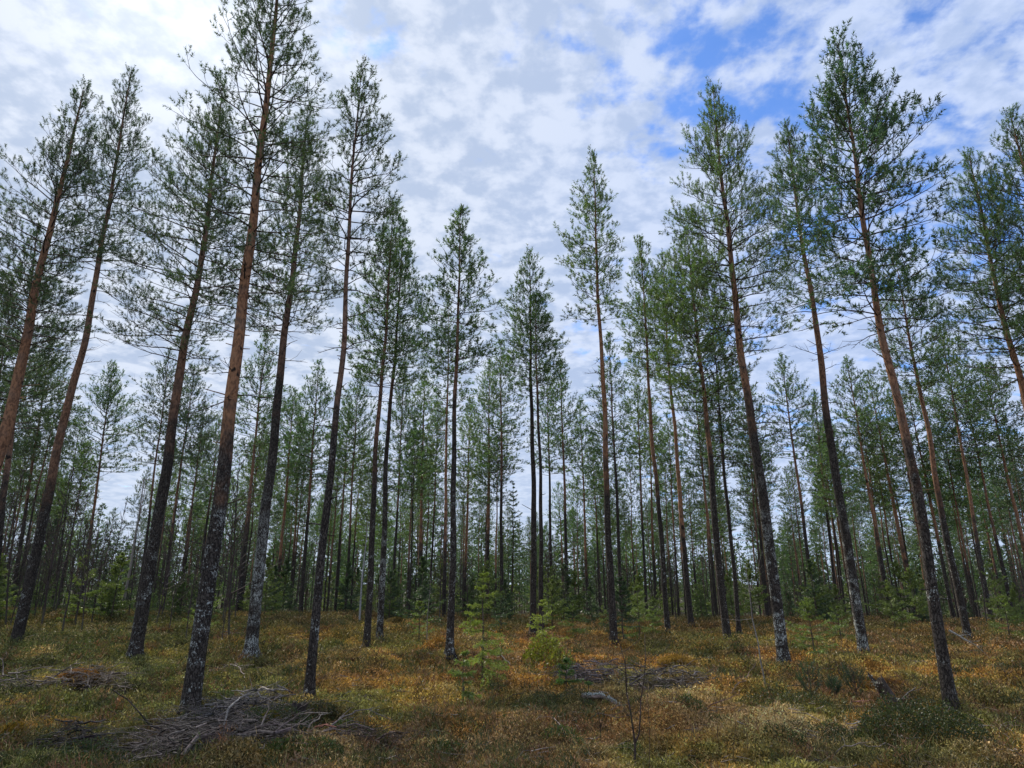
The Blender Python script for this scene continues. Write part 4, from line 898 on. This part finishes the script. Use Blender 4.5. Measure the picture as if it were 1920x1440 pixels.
def lump(name, loc, rx, ry, rz, seed, col, label, cat, mat=None, amp=.25, nu=40, nv=20, tilt=0.0):
    V = []; C = []
    for j in range(nv + 1):
        f = math.pi * .5 * j / nv * 1.15
        for i in range(nu):
            a = 2 * math.pi * i / nu; n_ = 1 + amp * (float(fbm(math.cos(a) * 2 + seed * 3 + 9, math.sin(a) * 2 + f * 2 + 9, 3)) - .5) * 2
            V.append((math.cos(a) * math.sin(f) * rx * n_, math.sin(a) * math.sin(f) * ry * n_, math.cos(f) * rz * n_ + tilt * math.cos(a) * math.sin(f)))
    V = np.array(V); i = np.arange(nu); j = (i + 1) % nu
    F = (np.arange(nv)[:, None, None] * nu + np.stack([i, i + nu, j + nu, j], 1)[None]).reshape(-1, 4)
    c = np.array(col)[None] * (.7 + .6 * fbm(V[:, 0] * 14 + 30, V[:, 1] * 14 + V[:, 2] * 11 + 30, 3))[:, None]
    return npmesh(name, V, F, {'col': c}, True)
def fuzz(P, N, n, seed, col, l=.03, wd=.006):
    rg = np.random.RandomState(seed); k = rg.randint(0, len(P), n); b = P[k] + rg.randn(n, 3) * .008; nd = unit(N[k] + rg.randn(n, 3) * .6); sd = unit(np.cross(nd, rg.randn(n, 3)))
    V = np.stack([b - sd * wd, b + sd * wd, b + nd * l], 1).reshape(-1, 3); c = np.array(col)[None] * (1 + .5 * (rg.rand(n, 1) * 2 - 1))
    return V, np.arange(n * 3).reshape(-1, 3), np.repeat(c, 3, 0)
def moss_mound(px, py, rx, ry, rz, seed, col, label):
    b = ground_at(px, py); e = empty('moss_mound', b)
    me = lump('cushion', b, rx, ry, rz, seed, tuple(c * .7 for c in col), '', '', amp=.3)
    n = len(me.vertices); P = np.empty(n * 3, np.float32); me.vertices.foreach_get('co', P); P = P.reshape(-1, 3)
    link('cushion', me, M_GROUND, e)
    V, F, C = fuzz(P, unit(P / np.array([rx, ry, rz])), 5000, seed, col, .028, .004)
    link('moss_tips', npmesh('moss_tips', V, F, {'col': C}), M_COVER, e); tag(e, label, 'moss mound', 'raised moss mounds')
moss_mound(818, 1222, .26, .22, .20, 1, (.36, .19, .035), 'small round orange moss mound left of the straight pine')
moss_mound(145, 1278, .30, .18, .11, 2, (.36, .17, .03), 'orange moss mound above the combed twig heap')
moss_mound(84, 1278, .22, .15, .10, 3, (.28, .21, .05), 'yellowish moss mound above the long twig heap at the left')
moss_mound(118, 1378, .17, .13, .14, 4, (.33, .17, .05), 'orange capped moss mound over the dark tangled twigs')
moss_mound(10, 1350, .18, .14, .10, 5, (.34, .20, .03), 'upper of two orange moss mounds at the left edge')
moss_mound(22, 1382, .18, .15, .12, 6, (.30, .19, .03), 'lower of two orange moss mounds at the left edge')
moss_mound(1268, 1243, .34, .25, .12, 7, (.33, .20, .04), 'low orange moss mound behind the wide faded twig heap')
moss_mound(505, 1378, .16, .13, .20, 8, (.24, .20, .03), 'yellow green moss cushion in the side of the big brush heap')
moss_mound(745, 1178, .45, .35, .28, 9, (.18, .13, .04), 'olive moss mound behind the two close dark pines')
moss_mound(1660, 1287, .4, .25, .10, 10, (.32, .16, .03), 'orange moss mound behind the broken stump')
def stump(px, py, lean, H, r, seed, label, col=(.07, .055, .045), capcol=(.5, .5, .47)):
    b = ground_at(px, py); rn = random.Random(seed); nu = 18; nv = 12; V = []; C = []
    for j in range(nv + 1):
        t = j / nv; z = -.08 + (H + .08) * t
        for i in range(nu):
            a = 2 * math.pi * i / nu; rr = r * (1 + .5 * math.exp(-t * 6) * (1 + .5 * math.sin(a * 4 + seed))) * (1 + .22 * (float(vnoise(i * .9 + seed * 7, t * 3)) - .5))
            zz = z + (t > .99) * (float(vnoise(i * 1.3 + 3, seed)) - .4) * H * .45
            V.append((math.cos(a) * rr + lean * zz, math.sin(a) * rr, zz)); C.append([c * (.6 + .9 * float(vnoise(i * 2.0, t * 14))) for c in col])
    ct = len(V); V.append((lean * H * .8, 0, H * .8)); C.append([c * .5 for c in col])
    V = np.array(V); i = np.arange(nu); j = (i + 1) % nu
    F = (np.arange(nv)[:, None, None] * nu + np.stack([i, j, j + nu, i + nu], 1)[None]).reshape(-1, 4)
    cap = np.stack([nv * nu + i, nv * nu + j, np.full(nu, ct), np.full(nu, ct)], 1)[:, [0, 1, 2]]
    e = empty('tree_stump', b)
    link('stump_wood', npmesh('stump_wood', V, F, {'col': np.array(C)}, False), M_WOOD, e)
    link('broken_top', npmesh('broken_top', V, cap, {'col': np.array(C) * .6}), M_WOOD, e)
    P = V[nu * (nv - 3):nu * (nv + 1)]; k = P[:, 0] < np.median(P[:, 0]); P = P[k]
    v, f, c = fuzz(P, np.repeat([[-.5, -.6, .6]], len(P), 0), 80, seed, capcol, .022, .006)
    link('lichen', npmesh('lichen', v, f, {'col': c}), M_COVER, e)
    return tag(e, label, 'stump')
stump(1684, 1338, -.5, .44, .09, 2, 'dark broken leaning stump with whitish lichen on its top at the right')
stump(540, 1362, .5, .22, .09, 5, 'dark stump end at the right of the pale twig heap', (.05, .04, .035), (.25, .22, .18))
stump(487, 1218, .3, .16, .06, 7, 'tiny black stump at the foot of the pale grey footed pine', (.025, .022, .02), (.1, .1, .08))
# decayed log with white lichen
a = ground_at(1090, 1312); c_ = ground_at(1232, 1328); s = Segs(); pts = []
for k in range(9):
    f = k / 8; x_ = a[0] + (c_[0] - a[0]) * f; y_ = a[1] + (c_[1] - a[1]) * f + .05 * math.sin(f * 5); pts.append((x_ - a[0], y_ - a[1], float(gz(x_, y_)) - a[2] + .035))
s.line(pts, .028, .014)
e = empty('rotting_log', a); link('log_wood', s.mesh('log_wood', 9, (.22, .17, .14), .3), M_WOOD, e)
P = np.array([np.array(pts[i]) * (1 - f) + np.array(pts[i + 1]) * f for i in range(4) for f in np.linspace(0, 1, 12)]); P[:, 2] += .028; P = P[np.random.RandomState(3).rand(len(P)) < .5]
v, f, c = fuzz(P, np.repeat([[0, -.5, .8]], len(P), 0), 420, 4, (.55, .58, .60), .026, .008)
link('lichen', npmesh('lichen', v, f, {'col': c}), M_COVER, e); tag(e, 'rotting log crusted with white lichen in the middle of the clearing', 'log')
print('objects', len(bpy.data.objects), 'tris', sum(len(m.polygons) * (m.users > 0) for m in bpy.data.meshes))
